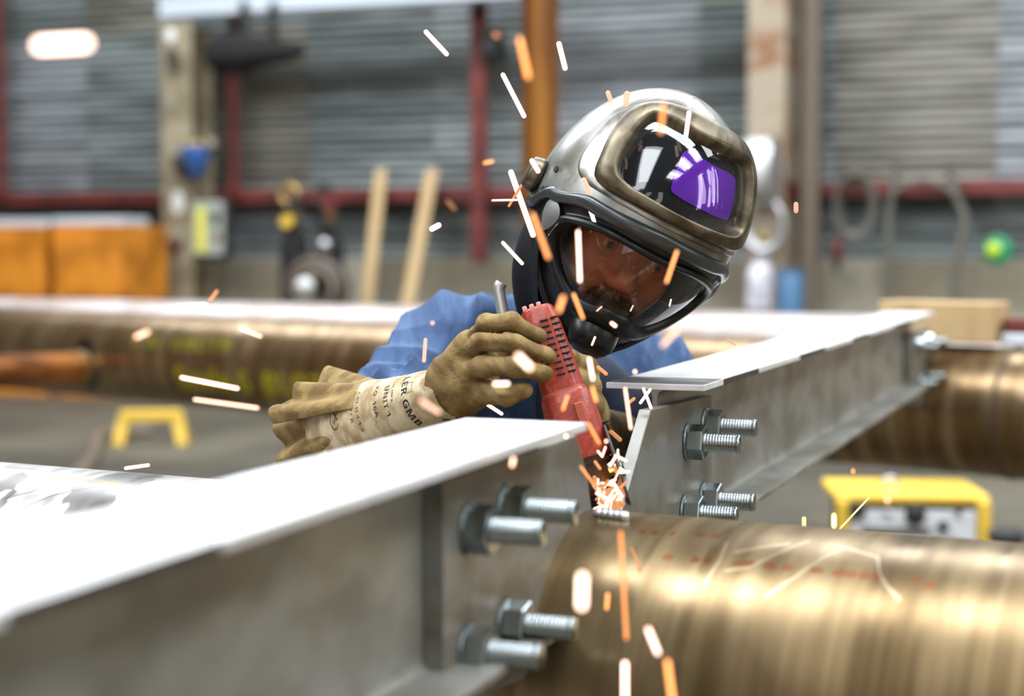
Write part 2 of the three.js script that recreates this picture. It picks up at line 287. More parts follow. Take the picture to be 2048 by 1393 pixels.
{ // blue regulator on the column
  const c = onZ(392, 318, ZC + 0.12), h = thing('air_regulator', 'blue bowl shaped air regulator with brass fittings on the beige column', 'regulator', c);
  const blue = std({ color: rgb(0.03, 0.10, 0.30), roughness: 0.35 });
  part('bowl', lathe([[0, -0.17], [0.05, -0.16], [0.09, -0.08], [0.13, 0.02], [0.14, 0.08], [0.12, 0.1], [0, 0.1]], 24), blue, h);
  part('dark_hood', lathe([[0, -0.16], [0.04, -0.16], [0.10, -0.04], [0.11, 0.03], [0, 0.03]], 20).translate(-0.1, 0, 0.02), M.rubber, h);
  for (const [x, r] of [[-0.05, 0.035], [0.04, 0.04], [0.17, 0.05]]) part('fitting', new THREE.SphereGeometry(r, 14, 10).translate(x, 0.12, 0.03), x > 0.1 ? M.column : M.brass, h);
  part('pipe_stub', rod(V(0.08, 0.11, 0.02), V(0.2, 0.12, 0.02), 0.02), M.brass, h);
  part('bracket', box(0.08, 0.08, 0.2, -0.05, 0.02, -0.1), M.rubber, h);
}
{ // control box with yellow label
  const c = onZ(426, 460, ZC + 0.05), h = thing('control_box', 'rounded grey control box with yellow label strip on the beige column', 'box', c);
  part('case', box(0.37, 0.52, 0.16, 0, 0, 0, 0.07), M.rubber, h);
  part('face', new RoundedBoxGeometry(0.30, 0.46, 0.03, 3, 0.014).translate(0, 0.01, 0.08), std({ color: rgb(0.33, 0.36, 0.31), roughness: 0.5 }), h);
  part('yellow_label', box(0.10, 0.38, 0.012, -0.06, 0.0, 0.094, 0.004), std({ color: rgb(0.62, 0.60, 0.08), roughness: 0.5 }), h);
  part('red_button', new THREE.CylinderGeometry(0.03, 0.035, 0.03, 16).rotateX(Math.PI / 2).translate(0.10, -0.06, 0.1), M.redPaint, h);
  part('grey_switch', box(0.08, 0.12, 0.02, 0.08, 0.1, 0.095, 0.006), M.zincDark, h);
  part('bracket', box(0.1, 0.2, 0.1, -0.15, 0, -0.1), M.rubber, h);
  const s = onZ(346, 488, ZC + 0.05), b = thing('stop_button', 'small red stop button on the column face near the control box', 'button', s);
  part('cap', new THREE.SphereGeometry(0.055, 16, 12).scale(1.2, 0.9, 0.6), M.redPaint, b); part('base', box(0.11, 0.1, 0.05, 0, 0, -0.03, 0.01), M.rubber, b);
}
{ // ochre pipe upright
  const a = onZ(1080, 300, -9.4); const h = thing('upright_pipe', 'rusty ochre steel pipe standing upright behind the welding helmet', 'pipe', V(a.x, 0, a.z));
  const r = (onZ(1115, 300, -9.4).x - onZ(1046, 300, -9.4).x) / 2; part('pipe_wall', new THREE.CylinderGeometry(r, r, HALL.h - 0.05, 32, 1, true).translate(0, HALL.h / 2, 0), M.ochrePipe, h);
  part('base_flange', lathe([[0, 0], [r + 0.1, 0], [r + 0.1, 0.03], [0, 0.03]], 28), M.ochrePipe, h);
}
// orange steel cabinets at the wall
function cabinet(px0, px1, pyTop, z, label, depth) {
  const a = onZ(px0, pyTop, z), b = onZ(px1, pyTop, z), w = b.x - a.x, t = a.y, c = thing('steel_cabinet', label, 'cabinet', V((a.x + b.x) / 2, 0, z), 'orange cabinets at the wall');
  delete c.userData.group;
  part('body', box(w, t, depth, 0, t / 2, -depth / 2, 0.012), M.orange, c); part('door', box(w * 0.46, t * 0.86, 0.02, -w * 0.24, t / 2, 0.006, 0.004), M.orange, c); part('door', box(w * 0.46, t * 0.86, 0.02, w * 0.24, t / 2, 0.006, 0.004), M.orange, c);
  part('plinth', box(w * 0.96, 0.06, depth * 0.9, 0, 0.03, -depth / 2), M.blackPaint, c);
  return [c, w, t];
}
{
  const [c1, w1, t1] = cabinet(-60, 84, 455, -11.4, 'narrow orange steel cabinet at the end of the wall by the dark gap', 0.5);
  const [c2, w2, t2] = cabinet(104, 238, 452, -11.4, 'wide orange steel cabinet next to the beige column', 0.72);
  for (const [c, w, t, x0, x1, lab] of [[c1, w1, t1, -0.3, 0.38, 'pale blue sheet lying on the narrow orange cabinet'], [c2, w2, t2, -0.36, 0.32, 'pale grey sheet lying on the wide orange cabinet']]) {
    const g = box(x1 - x0, 0.07, 0.4, 0, 0.035, 0, 0.01); const m = single('metal_tray', g, M.paleBlue, lab, 'tray'); m.position.set(c.position.x + (x0 + x1) / 2, t + 0.002, c.position.z - 0.25);
  }
}
// gas cylinders with regulators, hoses at their feet
function gasCylinder(px, pyTop, z, label, reg) {
  const a = onZ(px, pyTop, z), t = a.y, c = thing('gas_cylinder', label, 'gas cylinder', V(a.x, 0, z)), b = t - 0.42;
  part('bottle', lathe([[0, 0], [0.115, 0], [0.12, 0.03], [0.12, b - 0.1], [0.10, b], [0.05, b + 0.08], [0.03, b + 0.12], [0, b + 0.12]], 28), M.blackPaint, c);
  part('valve', lathe([[0, b + 0.1], [0.03, b + 0.1], [0.03, b + 0.3], [0, b + 0.3]], 12), M.brass, c);
  part('handwheel', new THREE.TorusGeometry(0.075, 0.022, 8, 20).translate(-0.02, b + 0.34, 0.05), reg === 'brass' ? M.brass : M.rubber, c);
  part('gauge', new THREE.CylinderGeometry(0.06, 0.06, 0.05, 20).rotateX(Math.PI / 2).translate(0.06, b + 0.26, 0.1), reg === 'brass' ? M.rubber : M.redPaint, c);
  part('gauge', new THREE.CylinderGeometry(0.05, 0.05, 0.05, 20).rotateX(Math.PI / 2).translate(0.0, b + 0.12, 0.12), reg === 'brass' ? M.yellow : M.rubber, c);
  if (reg !== 'brass') part('ball_joint', new THREE.SphereGeometry(0.055, 16, 12).translate(0.03, b - 0.06, 0.14), M.silver, c);
}
gasCylinder(588, 370, -12.0, 'black gas cylinder with brass wheel and yellow gauge', 'brass');
gasCylinder(658, 372, -12.0, 'black gas cylinder with dark regulator and silver ball joint', 'dark');
{
  const a = onZ(622, 572, -11.6), h = thing('hose_coil', 'dark coiled welding hose in front of the gas cylinders', 'hose', V(a.x, a.y - 0.02, a.z));
  for (let i = 0; i < 4; i++) part('loop', new THREE.TorusGeometry(0.27 - i * 0.035, 0.03, 8, 40).scale(1, 0.95, 1).translate(0.02 * i, 0, 0.05 * (i - 1.5)), i % 2 ? M.brown : M.rubber, h);
  part('hook', box(0.04, 0.5, 0.04, 0, -0.2, -0.2), M.rubber, h);
  const w = onZ(610, 578, -11.3), k = thing('white_canister', 'small white canister inside the dark hose coil', 'canister', V(w.x, 0, w.z));
  part('body', lathe([[0, 0], [0.09, 0], [0.09, w.y - 0.05], [0.07, w.y + 0.02], [0, w.y + 0.02]], 20), M.hoseGrey, k); part('cap', new THREE.SphereGeometry(0.07, 18, 12).translate(0, w.y + 0.02, 0), M.white, k);
}
// planks leaning on the wall
function leaningPlank(x0, y0, x1, y1, wpx, z0, z1, label) {
  const top = onZ(x0, y0, z0), mid = onZ(x1, y1, z1), dir = mid.clone().sub(top).normalize(), bot = top.clone().add(dir.clone().multiplyScalar((top.y - 0.01) / -dir.y));
  const k = between(bot, top), g = box(wpx, k.len, 0.035, 0, 0, 0, 0.003); g.applyQuaternion(k.q); g.translate(k.mid.x, k.mid.y, k.mid.z);
  return single('wooden_plank', g, M.wood, label, 'plank');
}
leaningPlank(763, 340, 735, 596, 0.10, ZW + 0.31, ZW + 0.8, 'straight pale wooden plank leaning on the wall beside the gas cylinders');
leaningPlank(865, 340, 818, 596, 0.105, ZW + 0.33, ZW + 0.82, 'weathered whitish wooden plank leaning on the wall near the red post');
// gear hanging by the rusty column
{
  const c = onZ(1524, 335, ZC + 0.27), h = thing('hose_reel', 'pale grey drum hose reel mounted on the rusty column', 'hose reel', c);
  part('drum', new THREE.CylinderGeometry(0.21, 0.21, 0.17, 32).rotateZ(Math.PI / 2), M.white, h);
  for (const s of [-1, 1]) part('flange', new THREE.CylinderGeometry(0.24, 0.24, 0.02, 32).rotateZ(Math.PI / 2).translate(s * 0.095, 0, 0), M.silver, h);
  part('bracket', box(0.1, 0.12, 0.2, 0, 0.1, -0.18), M.columnDark, h);
  const r = onZ(1530, 450, ZC + 0.12), k = thing('hose_coil', 'silver grey hose coil hanging under the pale drum reel', 'hose', r);
  for (let i = 0; i < 3; i++) part('loop', new THREE.TorusGeometry(0.135 + 0.012 * i, 0.026, 8, 36).scale(0.95, 1.2, 1).translate(0, 0, 0.035 * i), M.silver, k);
  part('brass_end', new THREE.SphereGeometry(0.04, 12, 10).translate(0.01, -0.09, 0.06), M.brass, k); part('hook', box(0.03, 0.04, 0.14, 0, 0.15, -0.05), M.columnDark, k);
  const b = onZ(1520, 558, ZC + 0.1), g = surfaceNets(((bag) => (x, y, z) => bag(x, y, z) + 0.012 * noise3(x * 14 + 3, y * 9, z * 14))(blend([cap(V(0.02, 0.17, 0), V(0, 0.02, 0), 0.05, 0.085), cap(V(0, 0.02, 0), V(0.03, -0.2, 0), 0.085, 0.06), cap(V(-0.03, -0.05, 0.02), V(-0.05, -0.2, 0.02), 0.06, 0.05)], 0.05)), V(-0.22, -0.34, -0.2), V(0.22, 0.3, 0.2), 0.018);
  const bag = single('plastic_bag', g, std({ color: rgb(0.72, 0.70, 0.76), roughness: 0.45 }), 'crumpled whitish plastic bag hanging under the silver hose coil', 'bag'); bag.position.copy(b);
  const cy = onZ(1581, 545, -11.9), cyl = thing('blue_drum', 'slim blue steel drum on the floor between column and brown post', 'drum', V(cy.x, 0, cy.z));
  const blue = std({ color: rgb(0.06, 0.15, 0.27), roughness: 0.45 });
  part('wall', lathe([[0, 0], [0.1, 0], [0.1, cy.y * 0.33], [0.106, cy.y * 0.345], [0.1, cy.y * 0.36], [0.1, cy.y * 0.66], [0.106, cy.y * 0.675], [0.1, cy.y * 0.69], [0.1, cy.y], [0, cy.y]], 24), blue, cyl); part('lid', lathe([[0, cy.y], [0.104, cy.y], [0.104, cy.y + 0.02], [0, cy.y + 0.02]], 24), blue, cyl);
}
{ // cables on the girt
  const q = (px, py, z = ZW + 0.32) => onZ(px, py, z);
  const c = thing('cable_coil', 'round grey cable coil hanging on the red girt near the brown post', 'cable', q(1706, 412));
  for (let i = 0; i < 3; i++) part('loop', new THREE.TorusGeometry(0.165 + i * 0.014, 0.014, 8, 40).scale(0.82, 1.25, 1).translate(0.012 * i, 0, 0.02 * i), M.hoseGrey, c);
  part('hanger', box(0.02, 0.2, 0.02, 0, 0.24, -0.02), M.hoseGrey, c);
  single('hanging_cable', tube([q(1795, 330), q(1785, 392), q(1778, 430), q(1780, 520), q(1776, 590), V(q(1776, 590).x, 0.04, ZW + 0.34)], 0.03, 40, 8), M.hoseGrey, 'dark cable hanging straight down past the red girt beside the coil', 'cable');
  single('hanging_cable', tube([q(1898, 330), q(1912, 395), q(1930, 440), q(1915, 520), q(1908, 585), V(q(1908, 585).x, 0.04, ZW + 0.34)], 0.035, 40, 8), M.hoseGrey, 'brownish bowed cable hanging down near the green reel', 'cable');
  single('draped_hose', tube([q(1785, 385, ZW + 0.40), q(1830, 362, ZW + 0.40), q(1880, 368, ZW + 0.40), q(1912, 392, ZW + 0.40)], 0.02, 30, 8), M.hoseGrey, 'dark hose draped between the two hanging cables', 'hose');
  const r = thing('red_plug', 'red cable plug dangling below the round cable coil', 'plug', q(1674, 505, ZW + 0.33)); part('body', lathe([[0, -0.09], [0.03, -0.08], [0.045, 0], [0.045, 0.07], [0.02, 0.1], [0, 0.1]], 16), M.redPaint, r); part('cable', tube([V(0, 0.1, 0), V(0.02, 0.3, -0.02), V(-0.03, 0.56, -0.06)], 0.012, 16, 6), M.hoseGrey, r); part('tip', lathe([[0, -0.16], [0.02, -0.15], [0.03, -0.08], [0, -0.08]], 12), M.rubber, r);
  const g = thing('cable_reel', 'round green cable reel with yellow hub on the dark wall', 'reel', q(1996, 500, ZW + 0.05)); const green = std({ color: rgb(0.01, 0.26, 0.10), roughness: 0.4 });
  part('disc', lathe([[0, 0], [0.105, 0], [0.11, 0.015], [0.105, 0.06], [0, 0.06]], 32).rotateX(Math.PI / 2), green, g); part('hub', new THREE.SphereGeometry(0.055, 20, 12).scale(1, 1, 0.5).translate(-0.03, 0, 0.06), std({ color: rgb(0.55, 0.72, 0.04), roughness: 0.4 }), g); part('handle', rod(V(-0.01, 0.09, 0.02), V(-0.07, 0.24, 0.02), 0.02), M.hoseGrey, g);
}

// ------------------------------------------------------------------ pipes
function canvasTex(w, h, draw) { const c = document.createElement('canvas'); c.width = w; c.height = h; draw(c.getContext('2d'), w, h); const t = new THREE.CanvasTexture(c); t.colorSpace = THREE.SRGBColorSpace; t.wrapS = t.wrapT = THREE.RepeatWrapping; t.magFilter = THREE.LinearFilter; return t; }
class Pipe {    // a long pipe from A to B; u runs along it, v round it (top = 1, going down on the camera's side)
  constructor(A, B, r) {
    this.A = A; this.B = B; this.r = r; this.d = B.clone().sub(A); this.len = this.d.length(); this.d.normalize();
    this.side = V(0, 1, 0).cross(this.d).normalize(); if (this.side.dot(camP.clone().sub(A)) < 0) this.side.negate();
    this.up = this.side.clone().cross(this.d).normalize(); if (this.up.y < 0) this.up.negate();
  }
  at(t, ang, r = this.r) { return this.A.clone().addScaledVector(this.d, t * this.len).addScaledVector(this.up, r * Math.cos(ang)).addScaledVector(this.side, r * Math.sin(ang)); }
  hit(px, py) {  // (t, angle) where the ray through a pixel meets the pipe
    const o = camP.clone().sub(this.A), r = ray(px, py), oy = o.dot(this.up), oz = o.dot(this.side), ry = r.dot(this.up), rz = r.dot(this.side), a = ry * ry + rz * rz, b = oy * ry + oz * rz, c = oy * oy + oz * oz - this.r * this.r;
    const k = (-b - Math.sqrt(Math.max(0, b * b - a * c))) / a; return [(o.dot(this.d) + k * r.dot(this.d)) / this.len, Math.atan2(oz + k * rz, oy + k * ry)];
  }
  geo(n = 64, m = 24, wall = 0.012) {
    const pos = [], uv = [], nor = [], idx = [];
    const ringSet = (r, s) => { const b = pos.length / 3; for (let i = 0; i <= m; i++) for (let j = 0; j <= n; j++) { const a = j / n * 2 * Math.PI, p = this.at(i / m, a, r), q = this.up.clone().multiplyScalar(Math.cos(a)).addScaledVector(this.side, Math.sin(a)).multiplyScalar(s); pos.push(p.x, p.y, p.z); nor.push(q.x, q.y, q.z); uv.push(i / m, 1 - j / n); } for (let i = 0; i < m; i++) for (let j = 0; j < n; j++) { const a = b + i * (n + 1) + j, c = a + n + 1; idx.push(a, a + 1, c, a + 1, c + 1, c); } return b; };
    const o = ringSet(this.r, 1), q = ringSet(this.r - wall, -1);
    for (const i of [0, m]) for (let j = 0; j < n; j++) { const a = o + i * (n + 1) + j, c = q + i * (n + 1) + j; idx.push(a, a + 1, c, a + 1, c + 1, c); }
    const g = new THREE.BufferGeometry(); g.setAttribute('position', new THREE.Float32BufferAttribute(pos, 3)); g.setAttribute('normal', new THREE.Float32BufferAttribute(nor, 3)); g.setAttribute('uv', new THREE.Float32BufferAttribute(uv, 2)); g.setIndex(idx); return g;
  }
}
function pipeMap(w, h, c1, c2, s, marks, streak = 150) {
  return canvasTex(w, h, (g) => {
    const im = g.createImageData(w, h);
    for (let y = 0; y < h; y++) for (let x = 0; x < w; x++) {
      const u = x / w, v = y / h, a = fbm(u, v, streak, 3, 3, s), b = fbm(u, v, 12, 5, 4, s + 5), c = mixc(c1, c2, smooth(0.25, 0.75, 0.55 * a + 0.45 * b)), i = (y * w + x) * 4;
      im.data[i] = c[0] * 255; im.data[i + 1] = c[1] * 255; im.data[i + 2] = c[2] * 255; im.data[i + 3] = 255;
    }
    g.putImageData(im, 0, 0); marks?.(g, w, h);
  });
}
const pipeRough = (() => { const t = dataTex(512, 128, (u, v) => lerp(0.22, 0.55, fbm(u, v, 96, 3, 4, 140))); t.repeat.set(2, 1); return t; })();
// chord pipe that runs between the two beams
const sag = (p, r, phi) => p.add(V(0, -r * Math.cos(phi), r * Math.sin(phi)));
const a1 = sag(P(0, 925, 2.28), 0.2, 0.23), b1 = sag(P(2048, 1090, 1.647), 0.2, 0.3), d1 = b1.clone().sub(a1);
const pipe1 = new Pipe(a1.clone().addScaledVector(d1, -0.55), b1.clone().addScaledVector(d1, 0.75), 0.2);
{
  const W = 2048, H = 512, map = pipeMap(W, H, [0.56, 0.48, 0.35], [0.36, 0.29, 0.18], 131, (g) => {
    const xy = (px, py) => { const [t, a] = pipe1.hit(px, py); return [t * W, a / (2 * Math.PI) * H]; };
    { const x1 = pipe1.hit(640, 990)[0] * W, im = g.getImageData(0, 0, Math.ceil(x1) + 40, H); for (let y = 0; y < H; y++) for (let x = 0; x < im.width; x++) { const k = smooth(8, -8, x - x1 + 60 * (fbm(0.3, y / H, 4, 9, 4, 161) - 0.5)), n = fbm(x / W, y / H, 40, 14, 4, 163), i = (y * im.width + x) * 4, c = 158 + 46 * n - (n < 0.36 ? 55 : 0); for (let q = 0; q < 3; q++) im.data[i + q] = lerp(im.data[i + q], c - q * 3, k); } g.putImageData(im, 0, 0); }
    for (const [px, py, r] of [[1285, 1064, 3], [1310, 1066, 3], [1345, 1067, 3], [1400, 1070, 4], [1430, 1072, 4], [1335, 1115, 5], [1392, 1120, 4], [1415, 1122, 4], [1480, 1128, 6], [1500, 1128, 4], [1540, 1133, 6], [1575, 1136, 5], [1633, 1141, 6], [1678, 1146, 6], [1702, 1149, 5], [1728, 1152, 5], [1752, 1154, 4], [1830, 1159, 4], [1860, 1172, 5]]) {
      const [x, y] = xy(px, py); g.fillStyle = 'rgba(125,66,32,0.65)'; g.beginPath(); g.ellipse(x, y, r * 0.75, 2.2, 0, 0, 7); g.fill();
    }
    g.strokeStyle = 'rgba(226,216,190,0.5)'; g.lineWidth = 1.5; g.lineJoin = 'round';
    for (const l of [[[1450, 1142], [1500, 1135], [1560, 1105], [1620, 1082]], [[1530, 1195], [1590, 1155], [1640, 1120], [1690, 1095], [1755, 1115], [1760, 1150], [1775, 1175], [1800, 1200]], [[1410, 1170], [1440, 1120], [1455, 1085]], [[1470, 1105], [1540, 1092], [1580, 1088]]]) { g.beginPath(); l.forEach(([px, py], i) => { const [x, y] = xy(px, py); i ? g.lineTo(x, y) : g.moveTo(x, y); }); g.stroke(); }
    g.strokeStyle = 'rgba(190,130,40,0.8)'; g.lineWidth = 1.5; g.beginPath(); [[100, 953], [160, 958], [200, 962], [240, 968]].forEach(([px, py], i) => { const [x, y] = xy(px, py); i ? g.lineTo(x, y) : g.moveTo(x, y); }); g.stroke();
    g.strokeStyle = 'rgba(90,84,72,0.6)'; for (const l of [[[0, 1000], [60, 985], [120, 965]], [[40, 1020], [110, 990], [190, 975]], [[10, 935], [80, 940]]]) { g.beginPath(); l.forEach(([px, py], i) => { const [x, y] = xy(px, py); i ? g.lineTo(x, y) : g.moveTo(x, y); }); g.stroke(); }
  });
  const t = thing('chord_pipe', 'large brownish steel pipe with rust dashes and chalk lines under the beam gap', 'pipe');
  part('pipe_wall', pipe1.geo(96, 20), std({ map, metalness: 0.8, roughnessMap: pipeRough, roughness: 0.9 }), t);
  // weld bead across the top, between the two plates
  const pts = []; for (let i = 0; i <= 14; i++) { const [tt, aa] = pipe1.hit(1196 + i * 4, 1032 + i * 0.5); pts.push(pipe1.at(tt, aa + Math.sin(i * 2.1) * 0.01, 0.203)); }
  part('weld_bead', tube(pts, 0.006, 40, 8), M.silver, t, 'bright fresh weld bead');
}
const a2 = sag(P(0, 615, 7.7), 0.19, 0.04), b2 = sag(P(1900, 690, 4.85), 0.19, 0.06), d2 = b2.clone().sub(a2);
const pipe2 = new Pipe(a2.clone().addScaledVector(d2, -0.42), b2.clone().addScaledVector(d2, 0.45), 0.19);
{
  const W = 2048, H = 256, map = pipeMap(W, H, [0.60, 0.52, 0.40], [0.40, 0.30, 0.18], 151, (g) => {
    const put = (text, px, py, hpx) => { const [t, a] = pipe2.hit(px, py), [t2] = pipe2.hit(px + 100, py), [, a3] = pipe2.hit(px, py + 20); const sx = (t2 - t) * W / 100, sy = (a3 - a) / (2 * Math.PI) * H / 20; g.save(); g.translate(t * W, a / (2 * Math.PI) * H); g.scale(sx, sy); g.font = 'bold ' + hpx + 'px sans-serif'; g.fillText(text, 0, 0); g.restore(); };
    g.fillStyle = '#c9bd22'; put('Suvle 6', 358, 778, 42); put('BLQ7', 532, 786, 46); put('8', 540, 806, 24); put('y', 585, 804, 22);
    g.fillStyle = 'rgba(200,190,60,0.8)'; put('1 N  6BCT5', 255, 696, 40);
    const [t, a] = pipe2.hit(168, 725); g.fillStyle = 'rgba(30,22,14,0.85)'; g.beginPath(); g.ellipse(t * W, a / (2 * Math.PI) * H, 16, 22, 0, 0, 7); g.fill();
  }, 220);
  const t = thing('marked_pipe', 'long steel pipe with yellow paint lettering behind the worker', 'pipe');
  part('pipe_wall', pipe2.geo(80, 24), std({ map, metalness: 0.8, roughnessMap: pipeRough, roughness: 0.9 }), t);
  const [t0] = pipe2.hit(1990, 780); const ring = []; for (let i = 0; i < 40; i++) ring.push(pipe2.at(t0, i / 40 * 2 * Math.PI, 0.191)); part('girth_weld', tube(ring, 0.004, 80, 6, true), M.scale, t);
}
const a3 = sag(P(0, 595, 8.85), 0.2, 0.03), b3 = sag(P(1750, 630, 6.55), 0.2, 0.04), d3 = b3.clone().sub(a3);
const pipe3 = new Pipe(a3.clone().addScaledVector(d3, -0.5), b3.clone().addScaledVector(d3, 0.45), 0.2);
{ const t = thing('pale_pipe', 'pale lilac grey pipe lying beyond the lettered pipe', 'pipe'); part('pipe_wall', pipe3.geo(64, 8), std({ map: pipeMap(512, 128, [0.74, 0.71, 0.70], [0.62, 0.56, 0.53], 171, null, 60), metalness: 0.4, roughness: 0.4 }), t); }
{ // rusty branch pipe
  const A = P(-480, 762, 5.4), B = P(163, 737, 7.02), d = B.clone().sub(A).normalize(), r = 0.067, t = thing('branch_pipe', 'rusty orange brown branch pipe meeting the lettered pipe', 'pipe');
  part('pipe_wall', new Pipe(A, B, r).geo(32, 4, 0.006), std({ map: blotch([0.62, 0.38, 0.14], [0.34, 0.18, 0.06], { px: 4, py: 4, s: 181, tile: 0.5 }), metalness: 0.4, roughness: 0.4 }), t);
  part('collar', rod(B.clone().addScaledVector(d, -0.05), B.clone().addScaledVector(d, -0.02), r * 1.1, r * 1.1, 28), M.brass, t);
  part('saddle', rod(B.clone().addScaledVector(d, -0.02), B.clone().addScaledVector(d, 0.06), r * 1.12, r * 1.35, 28), M.columnDark, t);
}
{ // timber block on the lettered pipe
  const yaw2 = Math.atan2(-pipe2.d.z, pipe2.d.x), c = P(1888, 640, 4.86); const top = pipe2.A.y + 0.19;
  const m = single('timber_block', box(0.35, 0.118, 0.15, 0, 0.059, 0, 0.006), M.wood, 'thick pale timber block lying on the lettered pipe', 'timber'); m.position.set(c.x, top + 0.0005, pipe2.A.z + (c.x - pipe2.A.x) * pipe2.d.z / pipe2.d.x); m.rotation.y = yaw2;
  const k = P(2032, 645, 4.65), cl = thing('red_clamp', 'small red clamp with pale jaw on the lettered pipe beyond the timber block', 'clamp', V(k.x, top - 0.004, pipe2.A.z + (k.x - pipe2.A.x) * pipe2.d.z / pipe2.d.x)); cl.rotation.y = yaw2;
  part('jaw', box(0.07, 0.035, 0.06, 0, 0.0175, 0, 0.006), M.paleBlue, cl); part('body', box(0.075, 0.045, 0.05, 0, 0.057, 0, 0.01), M.redPaint, cl);
}

// ------------------------------------------------------------------ I-beams 203 x 133 with bolted plates
const BX = -0.5835, TOP = CAM_H - 0.1775, BW = 0.1332, BH = 0.2032, TF = 0.0085, TW = 0.0064;
function webShape() {   // web with root fillets, in (x, y) from the beam's centre
  const h = BH / 2 - TF, w = TW / 2, r = 0.011, s = new THREE.Shape();
  s.moveTo(-w - r, h); s.quadraticCurveTo(-w, h, -w, h - r); s.lineTo(-w, -h + r); s.quadraticCurveTo(-w, -h, -w - r, -h); s.lineTo(w + r, -h); s.quadraticCurveTo(w, -h, w, -h + r); s.lineTo(w, h - r); s.quadraticCurveTo(w, h, w + r, h); s.closePath(); return s;
}
function iBeam(z0, z1, name, label) {   // z0 = near end, z1 = far end (more negative)
  const len = z0 - z1, b = thing(name, label, 'steel beam', V(BX, TOP - BH / 2, z1));
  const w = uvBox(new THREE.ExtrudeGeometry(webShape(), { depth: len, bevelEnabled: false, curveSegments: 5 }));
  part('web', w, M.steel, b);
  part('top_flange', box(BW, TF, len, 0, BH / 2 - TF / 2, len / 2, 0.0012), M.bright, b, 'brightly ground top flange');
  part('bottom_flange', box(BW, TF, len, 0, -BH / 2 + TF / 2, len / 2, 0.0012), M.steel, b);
  return b;
}
const ZR = -2.061, ZRF = onX(1868, 632, BX + BW / 2).z, ZL = -1.5755;
const beamR = iBeam(ZR, ZRF, 'steel_beam', 'grey steel I-beam running away from the worker with bolted end plates');
const beamL = iBeam(0.3, ZL, 'steel_beam', 'bright topped steel I-beam with bolted plate, ending at the grinding gap');
// dark mill scale left on the flange rims
function scaleStrip(beam, za, zb, top) { const o = beam.position; part('scale_and_reflection', box(0.0016, TF * 0.92, za - zb, BX + BW / 2 - o.x, (top ? 1 : -1) * (BH / 2 - TF / 2), (za + zb) / 2 - o.z, 0.0005), M.scale, beam, 'dark mill scale'); }
for (const [x0, x1] of [[1447, 1517], [1600, 1650], [1706, 1738], [1790, 1822]]) scaleStrip(beamR, onX(x0, 775 - (x0 - 1412) * 0.325, BX + BW / 2).z, onX(x1, 775 - (x1 - 1412) * 0.325, BX + BW / 2).z, true);
for (const [x0, x1] of [[10, 440]]) scaleStrip(beamL, onX(x0, 1252 - x0 * 0.34, BX + BW / 2).z, onX(x1, 1252 - x1 * 0.34, BX + BW / 2).z, true);
part('scale_and_reflection', box(BW * 0.98, 0.0006, 0.1, 0, BH / 2, -ZRF + ZR - 0.052, 0.0002), std({ map: blotch([0.50, 0.49, 0.49], [0.40, 0.39, 0.38], { s: 35, tile: 0.15 }), metalness: 0.4, roughness: 0.6 }), beamR, 'greyer patch at the flange end with a reflection painted in');  // grey end zone imitates a reflection on the flange, painted as colour

// bolt along +x: washer, hex nut, threaded end
const threadGeo = (() => { const r = 0.0098, p = [[0, -0.004], [r, -0.004]]; for (let y = 0; y < 0.033; y += 0.003) p.push([r, y], [r, y + 0.0007], [r * 0.76, y + 0.0017]); p.push([r, 0.034], [r * 0.9, 0.0375], [0, 0.0385]); return lathe(p, 24).rotateZ(-Math.PI / 2); })();
const nutGeo = (() => { const s = new THREE.Shape(); for (let i = 0; i < 6; i++) { const a = i * Math.PI / 3; i ? s.lineTo(0.0172 * Math.cos(a), 0.0172 * Math.sin(a)) : s.moveTo(0.0172, 0); } s.closePath(); const g = new THREE.ExtrudeGeometry(s, { depth: 0.014, bevelEnabled: true, bevelSize: 0.0014, bevelThickness: 0.0016, bevelSegments: 2 }); g.rotateY(Math.PI / 2); return g; })();
const washerGeo = lathe([[0.0, 0], [0.0195, 0], [0.0195, 0.003], [0.0, 0.003]], 28).rotateZ(-Math.PI / 2);
function bolt(beam, world, scale, turn) {
  const b = new THREE.Group(); b.name = 'bolt'; b.position.copy(world).sub(beam.position); b.scale.setScalar(scale); b.rotation.x = turn; beam.add(b);
  part('washer', washerGeo, M.zincDark, b); part('nut', nutGeo, M.zinc, b).position.x = 0.0045; part('threaded_shank', threadGeo, M.zinc, b).position.x = 0.02;
}
// splice plates lie on the camera side of each web
const XP = BX + TW / 2;
function splice(beam, pix, thick, mat) {
  const o = beam.position, pts = pix.map(([px, py]) => { const q = onX(px, py, XP + thick); return [-(q.z - o.z), q.y - o.y]; });
  const g = extrude(pts, thick - 0.002, 0.001); g.rotateY(Math.PI / 2); g.translate(XP - o.x + 0.001, 0, 0); return part('splice_plate', uvBox(g), mat, beam);
}
splice(beamR, [[1302, 822], [1423, 793], [1423, 1075], [1226, 1085]], 0.016, M.plate);
for (const [px, py, s] of [[1374, 884, 1.3], [1410, 853, 1.3], [1368, 1026, 1.3], [1406, 1000, 1.3]]) bolt(beamR, onX(px, py, XP + 0.016), s, 0.3);
splice(beamR, [[1822, 668], [1856, 655], [1858, 800], [1822, 812]], 0.02, M.plate);
for (const [px, py] of [[1832, 693], [1850, 683], [1828, 766], [1846, 752]]) bolt(beamR, onX(px, py, XP + 0.02), 1.06, 0.5);
splice(beamL, [[888, 965], [1152, 874], [1172, 940], [1184, 1030], [1166, 1110], [1140, 1220], [1118, 1330], [888, 1420]], 0.02, M.plate);
for (const [px, py, s] of [[938, 1058, 1.25], [1012, 1018, 1.25], [935, 1302, 1.25], [1010, 1248, 1.25]]) bolt(beamL, onX(px, py, XP + 0.02), s, 0.2);

